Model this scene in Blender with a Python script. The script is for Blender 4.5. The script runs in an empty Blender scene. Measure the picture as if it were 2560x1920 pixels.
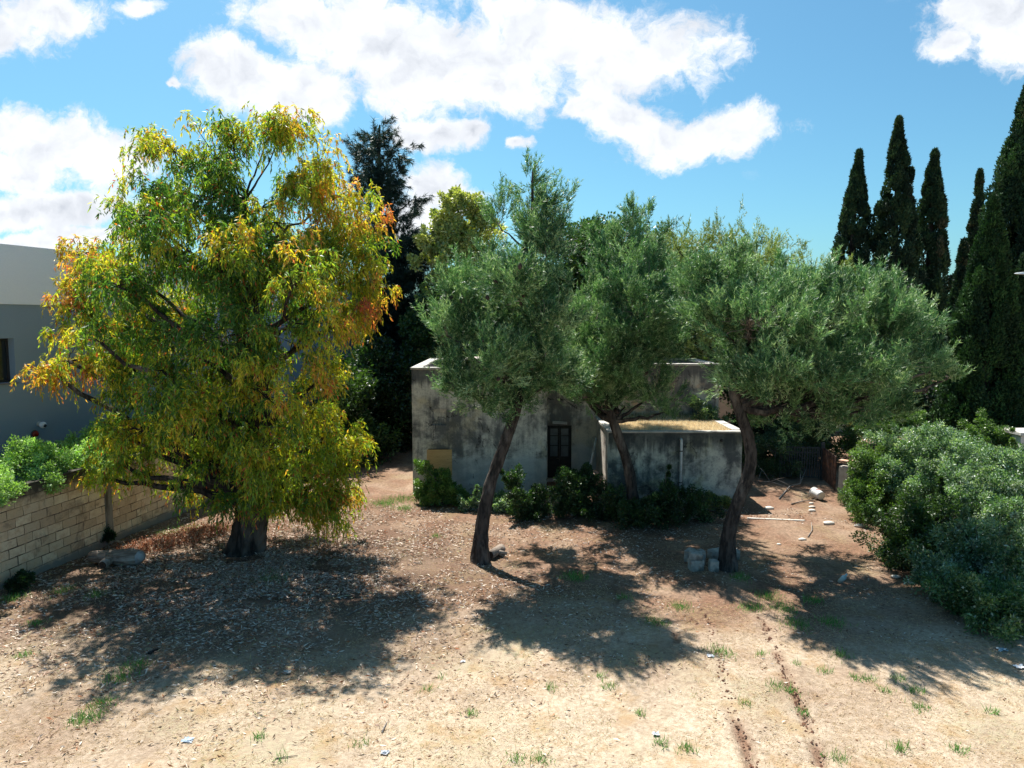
import bpy, math, random
import numpy as np
from mathutils import Vector, Matrix

random.seed(11)
rng = np.random.default_rng(11)
S = bpy.context.scene
COL = S.collection
R = math.radians

# ------------------------------------------------------------------ camera
FPX = 1777.0
PITCH = R(5.15)
CAMH = 7.5
cam_d = bpy.data.cameras.new("camera")
cam = bpy.data.objects.new("camera", cam_d)
COL.objects.link(cam)
cam.location = (0, 0, CAMH)
cam.rotation_euler = (R(90) - PITCH, 0, 0)
cam_d.sensor_width = 36
cam_d.lens = 36 * FPX / 2560
cam_d.clip_end = 3000
S.camera = cam

S.view_settings.view_transform = 'Standard'
S.view_settings.look = 'None'
S.view_settings.exposure = 1.05
S.view_settings.gamma = 1.0

# ------------------------------------------------------------------ sun
SUN_EL = 59.0
SH = Vector((0.38, -0.925, 0)).normalized()        # the way shadows fall on the ground
to_sun = Vector((-SH.x * math.cos(R(SUN_EL)), -SH.y * math.cos(R(SUN_EL)), math.sin(R(SUN_EL))))
sd = bpy.data.lights.new("sun", 'SUN')
sd.energy = 5.0
sd.angle = R(0.5)
sd.color = (1.0, 0.955, 0.88)
so = bpy.data.objects.new("sun", sd)
COL.objects.link(so)
so.rotation_euler = to_sun.to_track_quat('Z', 'Y').to_euler()

# ------------------------------------------------------------------ geometry of the view
def ray(x, y):
    dx = (x - 1280) / FPX
    dz = -(y - 960) / FPX
    c, s = math.cos(PITCH), math.sin(PITCH)
    return Vector((dx, c + dz * s, -s + dz * c))
def P(x, y, Y):
    d = ray(x, y)
    return Vector((0, 0, CAMH)) + d * (Y / d.y)
def G(x, y, z=0.0):
    d = ray(x, y)
    return Vector((0, 0, CAMH)) + d * ((z - CAMH) / d.z)
K = 2560 / 2212.0
def Q(x, y, Y):
    return P(x * K, y * K, Y)
def GQ(x, y, z=0.0):
    return G(x * K, y * K, z)

# ------------------------------------------------------------------ world: sky with clouds
W = bpy.data.worlds.new("World")
S.world = W
W.use_nodes = True
nt = W.node_tree
for n in list(nt.nodes):
    nt.nodes.remove(n)
class NT:
    def __init__(s, t): s.t = t
    def n(s, typ, **k):
        o = s.t.nodes.new(typ)
        for a, v in k.items(): setattr(o, a, v)
        return o
    def put(s, sock, v):
        if isinstance(v, bpy.types.NodeSocket): s.t.links.new(v, sock)
        elif v is not None:
            if sock.type == 'RGBA' and not isinstance(v, (int, float)) and len(v) == 3: v = (*v, 1)
            sock.default_value = v
    def math(s, op, a, b=None, c=None, clamp=False):
        o = s.n('ShaderNodeMath', operation=op, use_clamp=clamp)
        for i, v in enumerate((a, b, c)):
            if v is not None: s.put(o.inputs[i], v)
        return o.outputs[0]
    def vec(s, op, a, b=None, out=0):
        o = s.n('ShaderNodeVectorMath', operation=op)
        s.put(o.inputs[0], a)
        if b is not None: s.put(o.inputs[1], b)
        return o.outputs[out]
    def mix(s, f, a, b, blend='MIX'):
        o = s.n('ShaderNodeMix', data_type='RGBA', blend_type=blend)
        s.put(o.inputs[0], f); s.put(o.inputs[6], a); s.put(o.inputs[7], b)
        return o.outputs[2]
    def noise(s, vec, scale, detail=4, rough=.55, dist=0.0, out=0):
        o = s.n('ShaderNodeTexNoise')
        if vec is not None: s.put(o.inputs['Vector'], vec)
        s.put(o.inputs['Scale'], scale); s.put(o.inputs['Detail'], detail)
        s.put(o.inputs['Roughness'], rough); s.put(o.inputs['Distortion'], dist)
        return o.outputs[out]
    def ramp(s, f, a, b, lo=0.0, hi=1.0, smooth=True):
        o = s.n('ShaderNodeMapRange', interpolation_type='SMOOTHSTEP' if smooth else 'LINEAR')
        s.put(o.inputs[0], f); s.put(o.inputs[1], a); s.put(o.inputs[2], b); s.put(o.inputs[3], lo); s.put(o.inputs[4], hi)
        return o.outputs[0]
    def bump(s, h, strength=.3, dist=.02, normal=None):
        o = s.n('ShaderNodeBump')
        s.put(o.inputs['Strength'], strength); s.put(o.inputs['Distance'], dist); s.put(o.inputs['Height'], h)
        if normal is not None: s.put(o.inputs['Normal'], normal)
        return o.outputs[0]

N = NT(nt)
sky = N.n('ShaderNodeTexSky', sky_type='NISHITA')
sky.sun_disc = False
sky.sun_elevation = R(SUN_EL)
sky.sun_rotation = math.atan2(to_sun.x, to_sun.y)
sky.altitude = 0
sky.air_density = 1.0
sky.dust_density = 1.2
sky.ozone_density = 1.4
SKYS = 0.05
tc = N.n('ShaderNodeTexCoord')
d = tc.outputs['Generated']
sx = N.n('ShaderNodeSeparateXYZ'); N.put(sx.inputs[0], d)
yy = N.math('MAXIMUM', sx.outputs[1], 0.08)
u = N.math('DIVIDE', sx.outputs[0], yy)
v = N.math('DIVIDE', sx.outputs[2], yy)
cx = N.n('ShaderNodeCombineXYZ'); N.put(cx.inputs[0], u); N.put(cx.inputs[1], v)
p = cx.outputs[0]
wn = N.noise(p, 8.0, 8, .62, 0, out=1)
pw = N.vec('ADD', p, N.vec('MULTIPLY', N.vec('SUBTRACT', wn, (.5, .5, .5)), (.10, .07, 0)))
# cloud bodies: x, y, rx, ry as seen (1 unit = 1/2212 of the picture's width), turned into directions
clouds = [(470,135,75,48),(560,160,85,50),(650,190,110,62),(640,40,115,60),(800,70,170,90),(930,120,170,105),(1060,195,130,55),(1150,90,160,90),
 (1300,120,130,80),(1430,125,115,68),(1270,222,80,30),(1370,250,80,45),(1450,300,95,48),(1560,290,110,42),(1440,340,60,28),(700,225,45,35),
 (890,283,50,30),(950,292,60,25),(1015,290,36,22),(1120,308,20,13),(370,175,18,11),
 (-20,60,120,48),(90,18,120,38),(320,8,34,16),(40,290,90,52),(130,310,110,62),(235,345,100,55),(60,370,130,40),(110,445,180,36),(20,455,120,42),
 (30,525,120,22),(200,505,120,20),(2130,35,95,60),(2190,80,80,60),(2060,100,50,40),(930,415,75,48),(905,480,60,40),(990,440,60,30),(1290,590,40,12),(880,400,40,24)]
F = None
for (x, y, rx, ry) in clouds:
    c = ray(x * K, y * K); c = c / c.y
    a = N.vec('MULTIPLY', N.vec('SUBTRACT', pw, (c.x, c.z, 0)), (FPX / (rx * K * 1.2), FPX / (ry * K * 1.2), 0))
    b = N.math('SUBTRACT', 1.0, N.vec('LENGTH', a, out=1))
    F = b if F is None else N.math('SMOOTH_MAX', F, b, 0.12)
fb = N.noise(pw, 11.0, 11, .68)
fb2 = N.noise(p, 3.5, 5, .55)
dens = N.math('ADD', N.math('ADD', F, .10), N.math('MULTIPLY', N.math('SUBTRACT', fb, .5), 2.9))
front = N.ramp(sx.outputs[1], .05, .3)
wisps = N.math('MULTIPLY', N.ramp(N.math('MULTIPLY', fb2, fb), .33, .5), .35)
alpha = N.math('MAXIMUM', N.ramp(dens, -.12, .5), wisps)
alpha = N.math('MULTIPLY', alpha, front)
# shading: compare with the cloud a little towards the sun (up and left)
fs = N.noise(N.vec('ADD', pw, (-.010, .030, 0)), 9.0, 4, .5)
f5 = N.noise(pw, 9.0, 4, .5)
dif = N.math('SUBTRACT', f5, fs)
sh = N.math('ADD', N.math('ADD', .98, N.math('MULTIPLY', dif, 1.5)), N.math('MULTIPLY', N.ramp(dens, .5, 1.6), -.30))
sh = N.math('MINIMUM', N.math('MAXIMUM', sh, .5), 1.0)
ccol = N.mix(sh, (.22, .27, .36), (.95, .97, 1.0))
ccol = N.mix(1.0, ccol, (10.6, 10.7, 10.9), 'MULTIPLY')
skyc = N.mix(1.0, sky.outputs[0], (0.70, 1.24, 1.36), 'MULTIPLY')
fin = N.mix(alpha, skyc, ccol)
bg = N.n('ShaderNodeBackground'); N.put(bg.inputs[0], fin); bg.inputs[1].default_value = SKYS
ow = N.n('ShaderNodeOutputWorld'); nt.links.new(bg.outputs[0], ow.inputs[0])

# ------------------------------------------------------------------ object helpers
def tag(o, label=None, cat=None, group=None, kind=None):
    if label: o['label'] = label
    if cat: o['category'] = cat
    if group: o['group'] = group
    if kind: o['kind'] = kind
    return o
def empty(name, loc=(0, 0, 0), rz=0.0):
    o = bpy.data.objects.new(name, None)
    COL.objects.link(o); o.location = loc; o.rotation_euler = (0, 0, rz)
    return o
def link(name, me, m, parent=None, smooth=False):
    o = bpy.data.objects.new(name, me)
    COL.objects.link(o)
    if m: me.materials.append(m)
    if parent: o.parent = parent
    if smooth: me.polygons.foreach_set('use_smooth', [True] * len(me.polygons))
    return o
def npmesh(name, V, Fc, k, col=None):
    me = bpy.data.meshes.new(name)
    V = np.asarray(V, np.float32).reshape(-1, 3)
    Fc = np.asarray(Fc, np.int32).reshape(-1, k)
    me.vertices.add(len(V)); me.vertices.foreach_set('co', V.ravel())
    me.loops.add(Fc.size); me.loops.foreach_set('vertex_index', Fc.ravel())
    me.polygons.add(len(Fc)); me.polygons.foreach_set('loop_start', np.arange(0, Fc.size, k, dtype=np.int32))
    if col is not None:
        dom = 'FACE' if len(col) == len(Fc) else 'POINT'
        a = me.attributes.new('col', 'FLOAT_COLOR', dom)
        c4 = np.ones((len(col), 4), np.float32); c4[:, :3] = col[:, :3]
        a.data.foreach_set('color', c4.ravel())
    me.update(calc_edges=True)
    return me
class MB:
    def __init__(s): s.v = []; s.f = []
    def add(s, vs, fs):
        b = len(s.v); s.v += [tuple(x) for x in vs]; s.f += [tuple(b + i for i in f) for f in fs]; return s
    def box(s, x0, x1, y0, y1, z0, z1, M=None):
        vs = [Vector(q) for q in ((x0,y0,z0),(x1,y0,z0),(x1,y1,z0),(x0,y1,z0),(x0,y0,z1),(x1,y0,z1),(x1,y1,z1),(x0,y1,z1))]
        if M is not None: vs = [M @ q for q in vs]
        return s.add(vs, [(0,3,2,1),(4,5,6,7),(0,1,5,4),(1,2,6,5),(2,3,7,6),(3,0,4,7)])
    def tube(s, pts, rad, n=8, caps=True, wob=0.0):
        pts = [Vector(q) for q in pts]
        rad = [rad] * len(pts) if isinstance(rad, (int, float)) else rad
        vs = []
        ref = None
        for i, q in enumerate(pts):
            t = (pts[min(i + 1, len(pts) - 1)] - pts[max(i - 1, 0)])
            if t.length < 1e-7: t = Vector((0, 0, 1))
            t.normalize()
            if ref is None: ref = Vector((1, 0, 0)) if abs(t.x) < .8 else Vector((0, 1, 0))
            a = (ref - t * ref.dot(t)).normalized(); ref = a
            b = t.cross(a)
            for k in range(n):
                th = 2 * math.pi * k / n
                r = rad[i] * (1 + wob * (random.random() - .5))
                vs.append(q + (a * math.cos(th) + b * math.sin(th)) * r)
        fs = []
        for i in range(len(pts) - 1):
            for k in range(n):
                fs.append((i*n+k, i*n+(k+1)%n, (i+1)*n+(k+1)%n, (i+1)*n+k))
        if caps:
            fs.append(tuple(range(n - 1, -1, -1))); fs.append(tuple((len(pts)-1)*n + k for k in range(n)))
        return s.add(vs, fs)
    def build(s, name, m, parent=None, smooth=False, bevel=0.0):
        me = bpy.data.meshes.new(name); me.from_pydata(s.v, [], s.f); me.update()
        o = link(name, me, m, parent, smooth)
        if bevel:
            b = o.modifiers.new('bevel', 'BEVEL'); b.width = bevel; b.segments = 2; b.limit_method = 'ANGLE'
        return o

# ------------------------------------------------------------------ noise in numpy
def vnoise(x, y, seed=0):
    r = np.random.default_rng(seed); T = r.random((64, 64))
    xi = np.floor(x).astype(int); yi = np.floor(y).astype(int)
    fx = x - xi; fy = y - yi
    fx = fx*fx*(3-2*fx); fy = fy*fy*(3-2*fy)
    a = T[xi % 64, yi % 64]; b = T[(xi+1) % 64, yi % 64]; c = T[xi % 64, (yi+1) % 64]; e = T[(xi+1) % 64, (yi+1) % 64]
    return (a*(1-fx)+b*fx)*(1-fy) + (c*(1-fx)+e*fx)*fy
def fbm(x, y, seed=0, o=4):
    s = 0; a = 1; t = 0
    for k in range(o):
        s = s + a * vnoise(x * 2**k + 17*k, y * 2**k + 31*k, seed + k); t += a; a *= .5
    return s / t

T3 = np.random.default_rng(5).random((32, 32, 32))
def vn3(p):
    i = np.floor(p).astype(int); f = p - i; f = f*f*(3-2*f); r = 0
    for a in (0, 1):
        for b in (0, 1):
            for c in (0, 1):
                w = (f[:,0] if a else 1-f[:,0]) * (f[:,1] if b else 1-f[:,1]) * (f[:,2] if c else 1-f[:,2])
                r = r + w * T3[(i[:,0]+a) % 32, (i[:,1]+b) % 32, (i[:,2]+c) % 32]
    return r
# ------------------------------------------------------------------ materials
def new_mat(name):
    m = bpy.data.materials.new(name); m.use_nodes = True
    t = m.node_tree
    for n in list(t.nodes): t.nodes.remove(n)
    return m, NT(t)
def finish(m, N, col, rough=.8, normal=None, spec=.3, metal=0.0):
    b = N.n('ShaderNodeBsdfPrincipled')
    N.put(b.inputs['Base Color'], col); N.put(b.inputs['Roughness'], rough)
    N.put(b.inputs['Specular IOR Level'], spec); N.put(b.inputs['Metallic'], metal)
    if normal is not None: N.put(b.inputs['Normal'], normal)
    o = N.n('ShaderNodeOutputMaterial'); m.node_tree.links.new(b.outputs[0], o.inputs[0])
    return m
def mat2(name, c1, c2, scale=4, rough=.8, spec=.3, bump=.3, bs=None, bd=.01, det=6, c3=None, s3=1.0, metal=0.0, stretch=(1,1,1)):
    m, N = new_mat(name)
    tc = N.n('ShaderNodeTexCoord').outputs['Object']
    vv = N.vec('MULTIPLY', tc, stretch)
    f = N.ramp(N.noise(vv, scale, det, .6), .38, .62)
    c = N.mix(f, c1, c2)
    if c3: c = N.mix(N.ramp(N.noise(vv, s3, 5, .6), .5, .68), c, c3)
    nn = N.bump(N.noise(vv, bs or scale * 4, 5, .6), bump, bd)
    return finish(m, N, c, rough, nn, spec, metal)
def leaf_mat(name, rough=.5, spec=.35, trans=.35, tcol=(1.1, 1.25, .5), gain=1.0):
    m, N = new_mat(name)
    a = N.n('ShaderNodeAttribute', attribute_name='col').outputs['Color']
    if gain != 1.0: a = N.mix(1.0, a, (gain,) * 3, 'MULTIPLY')
    b = N.n('ShaderNodeBsdfPrincipled')
    N.put(b.inputs['Base Color'], a); b.inputs['Roughness'].default_value = rough
    b.inputs['Specular IOR Level'].default_value = spec
    t = N.n('ShaderNodeBsdfTranslucent'); N.put(t.inputs[0], N.mix(1.0, a, tcol, 'MULTIPLY'))
    x = N.n('ShaderNodeMixShader'); x.inputs[0].default_value = trans
    m.node_tree.links.new(b.outputs[0], x.inputs[1]); m.node_tree.links.new(t.outputs[0], x.inputs[2])
    o = N.n('ShaderNodeOutputMaterial'); m.node_tree.links.new(x.outputs[0], o.inputs[0])
    return m
M_LEAF = leaf_mat('willow_leaf', .45, .4, .5, (1.5, 1.5, .55))
M_NEEDLE = leaf_mat('pine_needle', .45, .45, .22, (1.1, 1.25, .6))
M_CYP = leaf_mat('cypress_foliage', .7, .2, .12, (1., 1.2, .5))
M_BUSH = leaf_mat('bush_leaf', .42, .5, .3, (1.2, 1.4, .4))
M_GRASS = leaf_mat('grass_blade', .7, .2, .3, (1.1, 1.1, .8))
M_LITTER = leaf_mat('dead_leaf', .6, .3, .15, (1, .9, .7))
M_BARK = mat2('pine_bark', (.075,.064,.058), (.026,.023,.022), 9, .95, .1, .9, 14, .04, 7, (.15,.13,.115), 3, stretch=(1,1,.3))
M_BARK2 = mat2('old_bark', (.065,.055,.05), (.02,.018,.018), 6, .95, .1, 1.0, 9, .06, 7, (.17,.14,.12), 2, stretch=(1,1,.18))
M_TWIG = mat2('twig_bark', (.05,.038,.03), (.025,.02,.018), 5, .95, .1, .1)
M_CONE = mat2('pine_cone_scale', (.07,.045,.04), (.035,.025,.022), 30)
M_TWIGP = mat2('pale_twig_bark', (.36,.31,.27), (.18,.15,.13), 3, .95, .1, .1)

# ------------------------------------------------------------------ foliage generators
def nrm(a): return a / np.maximum(np.linalg.norm(a, axis=1, keepdims=True), 1e-6)
def rdir(n): return nrm(rng.normal(size=(n, 3)))
def kites(P0, D, L, Wd, bend=.15):
    """one kite-shaped leaf per row: base point, direction, length, width"""
    n = len(P0); D = nrm(D)
    s = nrm(np.cross(D, rdir(n)))
    up = np.cross(s, D)
    L = np.broadcast_to(L, (n,))[:, None]; Wd = np.broadcast_to(Wd, (n,))[:, None]
    V = np.empty((n, 4, 3), np.float32)
    V[:, 0] = P0
    mid = P0 + D * L * .45 + up * L * bend
    V[:, 1] = mid + s * Wd * .5
    V[:, 2] = P0 + D * L
    V[:, 3] = mid - s * Wd * .5
    return V.reshape(-1, 3), np.arange(n * 4).reshape(-1, 4)
def tris(P0, D, L, Wd):
    n = len(P0); D = nrm(D)
    s = nrm(np.cross(D, rdir(n)))
    L = np.broadcast_to(L, (n,))[:, None]; Wd = np.broadcast_to(Wd, (n,))[:, None]
    V = np.empty((n, 3, 3), np.float32)
    V[:, 0] = P0 - s * Wd * .5; V[:, 1] = P0 + s * Wd * .5; V[:, 2] = P0 + D * L
    return V.reshape(-1, 3), np.arange(n * 3).reshape(-1, 3)
def pick(cols, w, n):
    i = rng.choice(len(cols), size=n, p=np.array(w) / sum(w))
    return np.array(cols)[i] * rng.uniform(.75, 1.25, (n, 1))

def style_weeping(C, Nn, Rr, colf, nsp=14, nl=15, L=.12, Wd=.03, spl=.75):
    """drooping sprays of narrow leaves"""
    M = len(C)
    ci = np.repeat(np.arange(M), nsp); n = len(ci)
    st = C[ci] + rdir(n) * (Rr[ci, None] * rng.uniform(.2, 1, (n, 1)))
    d0 = nrm(Nn[ci] * .5 + rdir(n) * .8 + np.array([0, 0, .25]))
    sl = spl * rng.uniform(.5, 1.25, n)
    t = np.tile(np.linspace(.12, 1, nl), n).reshape(n, nl, 1) + rng.uniform(-.03, .03, (n, nl, 1))
    pos = st[:, None] + d0[:, None] * (sl[:, None, None] * .6 * t) + np.array([0, 0, -1.0]) * (sl[:, None, None] * .75 * t**2)
    tang = d0[:, None] * .35 + np.array([0, 0, -1.0]) * (.35 + .9 * t)
    D = tang + rng.normal(size=(n, nl, 3)) * .38
    P0 = pos.reshape(-1, 3); D = D.reshape(-1, 3); m = len(P0)
    V, Fc = kites(P0, D, L * rng.uniform(.7, 1.3, m), Wd * rng.uniform(.8, 1.2, m), .06)
    col = colf(np.repeat(ci, nl), P0, t.reshape(-1))
    return V, Fc, 4, col
def style_needle(C, Nn, Rr, colf, ntw=22, nn=24, L=.10, Wd=.013, tl=.32, up=.45, droop=0.0):
    M = len(C)
    ci = np.repeat(np.arange(M), ntw); n = len(ci)
    A = nrm(Nn * .75 + rdir(M) * .45 + np.array([0, 0, up]))
    s_ = rng.uniform(-.35, 1.0, (n, 1))
    off_ = rdir(n)
    st = C[ci] + A[ci] * (Rr[ci, None] * s_ * 1.7) + off_ * (Rr[ci, None] * rng.uniform(.05, .62, (n, 1)) * (1.05 - .75*np.clip(s_, 0, 1)))
    ax = nrm(off_ * .35 + A[ci] * .95 + rdir(n) * .22 + np.array([0, 0, up*.4]))
    l = tl * rng.uniform(.6, 1.3, n)
    t = rng.uniform(0, 1, (n, nn, 1))
    pos = st[:, None] + ax[:, None] * l[:, None, None] * t
    D = ax[:, None] * .95 + nrm(rng.normal(size=(n * nn, 3))).reshape(n, nn, 3) * .8 + np.array([0, 0, -droop])
    P0 = pos.reshape(-1, 3); D = D.reshape(-1, 3); m = len(P0)
    V, Fc = tris(P0, D, L * rng.uniform(.7, 1.25, m), Wd)
    return V, Fc, 3, colf(np.repeat(ci, nn), P0, t.reshape(-1))
def style_broad(C, Nn, Rr, colf, nl=300, L=.07, Wd=.035, plume=1.1):
    M = len(C)
    ci = np.repeat(np.arange(M), nl); n = len(ci)
    o = rdir(n)
    r = rng.uniform(0, 1, (n, 1)) ** .5
    A = nrm(Nn * .7 + rdir(M) * .5 + np.array([0, 0, .4]))
    s_ = rng.uniform(-.5, 1, (n, 1))
    P0 = C[ci] + A[ci] * (Rr[ci, None] * s_ * plume) + o * Rr[ci, None] * r * (1 - (.6 if plume else 0)*np.clip(s_, 0, 1))
    D = nrm(o * .7 + rdir(n) * .9 + Nn[ci] * .4 + np.array([0, 0, .15]))
    V, Fc = kites(P0, D, L * rng.uniform(.6, 1.3, n), Wd * rng.uniform(.7, 1.3, n), .12)
    return V, Fc, 4, colf(ci, P0, r[:, 0])

def bez(a, b, lift, k, jit=.0):
    a = Vector(a); b = Vector(b)
    m = (a + b) * .5 + Vector(lift)
    out = []
    for i in range(k + 1):
        t = i / k
        q = a * (1-t)**2 + m * 2*t*(1-t) + b * t*t
        if 0 < i < k: q += Vector((random.uniform(-1,1), random.uniform(-1,1), random.uniform(-1,1))) * jit
        out.append(q)
    return out
def blend(cols, w, amt):
    pass

def tree(name, label, cat, trunk, rad, lobes, style, colf, bark=M_BARK, lm=M_NEEDLE, dens=2.2, cr=.55, fork=.35,
         group=None, sk={}, twig=M_TWIG, twigk=1.0, wob=.17, sides=16, limb=.45, shell=.45, gap=.40, gs=1.1, spiky=0.0, cones=0):
    """lobes: (center Vector, (rx,ry,rz), density factor)"""
    root = empty(name, trunk[0]); inv = -Vector(trunk[0])
    tag(root, label, cat, group)
    tb = MB(); br = MB()
    # refine the trunk's line
    tp = []; tr = []
    for i in range(len(trunk) - 1):
        for k in range(6):
            t = k / 6
            p0 = trunk[max(i-1,0)]; p1 = trunk[i]; p2 = trunk[i+1]; p3 = trunk[min(i+2, len(trunk)-1)]
            q = .5 * ((2*p1) + (p2-p0)*t + (2*p0-5*p1+4*p2-p3)*t*t + (3*p1-p0-3*p2+p3)*t**3)
            tp.append(q + inv); tr.append(rad[i]*(1-t) + rad[i+1]*t)
    tp.append(trunk[-1] + inv); tr.append(rad[-1])
    tb.tube(tp, tr, sides, True, wob)
    lo = int(len(tp) * fork)
    Cs = []; Ns = []; Rs = []
    zmax = tp[-1].z
    for (c, r, f) in lobes:
        c = Vector(c) + inv
        best = min(range(lo, len(tp)), key=lambda i: abs((c.z - tp[i].z) - .55 * math.hypot(c.x - tp[i].x, c.y - tp[i].y) - .2))
        a = tp[best]
        L = (c - a).length
        r0 = min(tr[best] * .8, max(.03, tr[best] * limb + .012 * L))
        pts = bez(a, c, (random.uniform(-.1,.1)*L, random.uniform(-.1,.1)*L, -.10*L), 8, .03*L)
        rr = [r0 * (1 - .75 * i / 8) for i in range(9)]
        tb.tube(pts, rr, 7, False, wob)
        vol = r[0]*r[1]*r[2]
        nc = max(6, int(dens * f * 4.19 * vol / cr ** 3 * .20))
        o = rdir(nc)
        rad_ = rng.uniform(0, 1, (nc, 1)) ** shell
        lob = .62 + .76 * vn3(o * 1.7 + rng.uniform(0, 30, 3)[None])[:, None]
        pc = np.array(c) + o * rad_ * np.array(r) * lob
        ok = (pc[:, 2] + trunk[0].z > .12)
        if nc > 12: ok &= (.65*vn3((pc + np.array(trunk[0])) * gs) + .35*vn3((pc + np.array(trunk[0])) * gs * 2.3 + 9) > gap)
        pc = pc[ok]; o = o[ok]
        Cs.append(pc); Ns.append(o); Rs.append(cr * rng.uniform(.6, 1.25, len(pc)) * (1 if f >= .8 else .75))
        if spiky:
            m_ = (o[:, 2] > .2) & (rad_[ok][:, 0] > .75) & (rng.random(len(o)) < spiky)
            for k_ in (1, 2, 3):
                up_ = pc[m_] + o[m_]*np.array([.10, .10, .03])*k_ + np.array([0, 0, .19*k_]) * rng.uniform(.7, 1.3, (m_.sum(), 1)) + cr*.5*o[m_]
                Cs.append(up_); Ns.append(np.tile(np.array([0, 0, 1.0]), (len(up_), 1))); Rs.append(np.full(len(up_), cr*(.34-.07*k_)))
            for q in pc[m_]:
                br.tube([Vector(q), Vector(q) + Vector((0, 0, .75))], [.012, .004], 4, False)
        for q in pc:
            q = Vector(q)
            s = min(pts[3:], key=lambda z: (z - q).length + random.uniform(0, .3))
            l = (q - s).length
            b = bez(s, q, (0, 0, .12 * l), 4, .05 * l)
            br.tube(b, [.018*twigk + .008*l, .014*twigk+.005*l, .012*twigk, .009*twigk, .005*twigk], 4, False)
    C = np.vstack(Cs); Nn = np.vstack(Ns); Rr = np.concatenate(Rs)
    V, Fc, k, col = style(C, Nn, Rr, colf, **sk)
    if cones:
        cm = None
        oi = np.where(Nn[:, 1] < .35)[0]
        for q_ in rng.choice(oi, min(cones, len(oi)), replace=False):
            p_ = Vector(C[q_] + Nn[q_]*Rr[q_]*rng.uniform(.3, 1.0))
            if cm is None:
                cq = MB(); cq.tube([(0,0,.07),(0,0,.045),(0,0,0),(0,0,-.05),(0,0,-.075)], [.012,.038,.045,.03,.008], 8, True, .25)
                co = cq.build('cone', M_CONE, root); cm = co.data
            else:
                co = bpy.data.objects.new('cone', cm); COL.objects.link(co); co.parent = root
            co.location = p_; co.rotation_euler = (random.uniform(-1,1), random.uniform(-1,1), 0); co.scale = (1.3,)*3
    tb.build('trunk', bark, root, smooth=False)
    br.build('branches', twig, root)
    link('crown', npmesh('crown', V, Fc, k, col), lm, root); print('CROWN', label[:40], len(C), len(Fc))
    return root

def lb(x, y, Y, rx, ry, rd, f=1.0):
    s = K * Y / FPX
    return (Q(x, y, Y), (rx * s * 1.03, rd, ry * s * 1.0), f)

def clump_cols(cols, w, jitter=.25, tip=None, tipw=0.0):
    """colour by clump: each clump leans to one colour, each leaf varies about it"""
    cols = np.array(cols, float); cache = {}
    def f(ci, P0, t):
        M = ci.max() + 1
        base = rng.choice(len(cols), size=M, p=np.array(w)/sum(w)); cb_ = rng.uniform(.8, 1.2, M)
        own = rng.choice(len(cols), size=len(ci), p=np.array(w)/sum(w))
        use = np.where(rng.random(len(ci)) < .6, base[ci], own)
        c = cols[use] * rng.uniform(1-jitter, 1+jitter, (len(ci), 1)) * cb_[ci][:, None]
        if tip is not None:
            k = (t > .75) & (rng.random(len(ci)) < tipw)
            c[k] = np.array(tip) * rng.uniform(.8, 1.2, (k.sum(), 1))
        return c
    return f

# ================================================================== GROUND
def ticks(lo, hi, step, far, g=1.25):
    c = list(np.arange(lo, hi, step)); s = step; x = lo; L = []
    while x > -far: s *= g; x -= s; L.append(x)
    s = step; x = c[-1]; H = []
    while x < far: s *= g; x += s; H.append(x)
    return np.array(L[::-1] + c + H)
gx = ticks(-20, 22, .11, 900)
gy = ticks(9, 36, .11, 900)
gy = gy[gy > -60]
XX, YY = np.meshgrid(gx, gy, indexing='xy')
near = np.exp(-np.maximum(0, np.hypot(XX, YY - 22) - 30) / 8)
RUTS = [[G(1765,1540), G(1790,1620), G(1817,1738), G(1850,1830), G(1885,1925), G(1900,1990)],
        [G(1905,1540), G(1928,1600), G(1961,1680), G(1990,1745), G(2018,1807), G(2050,1900)],
        [G(1535,1450), G(1543,1500), G(1552,1600), G(1560,1680)],
        [G(1688,1560), G(1692,1620), G(1700,1720)]]
def rutdist(X, Y):
    dm = np.full(X.shape, 9.0)
    for r_ in RUTS:
        for a, b in zip(r_[:-1], r_[1:]):
            ax, ay, bx, by = a.x, a.y, b.x, b.y
            t = np.clip(((X-ax)*(bx-ax) + (Y-ay)*(by-ay)) / ((bx-ax)**2 + (by-ay)**2), 0, 1)
            dm = np.minimum(dm, np.hypot(X-ax-t*(bx-ax), Y-ay-t*(by-ay)))
    return dm
def gz(X, Y):
    z = (fbm(X*.25, Y*.25, 3) - .5) * .22 + (fbm(X*1.3+9, Y*1.3, 5) - .5) * .07
    return z
rd = rutdist(XX, YY) + (fbm(XX*4, YY*4, 8)-.5)*.12
ZZ = gz(XX, YY) + (fbm(XX*5, YY*5, 12, 3) - .5) * .045
ZZ = ZZ * near
ZZ += near * np.clip((fbm(XX*1.3+5, YY*1.3, 55)-.42)*6, .12, 1) * (-.06 * np.exp(-(rd/.08)**2) + .03 * np.exp(-((rd-.2)/.08)**2))
t1 = G(620, 1380)
litter = np.exp(-(((XX - t1.x - .5)/7.0)**2 + ((YY - t1.y + 2.2)/5.8)**2)**1.4) * np.clip(.55 + 1.6*(fbm(XX*.9, YY*.9, 19)-.4), .2, 1)  # leaf litter mask, which also carries painted shade under the big tree
earth = np.clip((YY - 14.2 + 6*(fbm(XX*.4, YY*.4, 21)-.5)) / 4.5, 0, 1) * .9
for (x, y, r_, a) in [(1640,1650,1.3,.7),(1560,1600,1.4,.35),(2040,1730,1.6,.5),(100,1830,1.7,.6),(1420,1680,1.2,.3),(2140,1860,1.5,.35),(1210,1560,1.6,.3)]:
    q = G(x, y); earth = np.maximum(earth, a * np.exp(-(((XX-q.x)/r_)**2 + ((YY-q.y)/r_)**2)) + 0*XX)
rn = np.clip((fbm(XX*1.3+5, YY*1.3, 55)-.42)*6, .12, 1)
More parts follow.
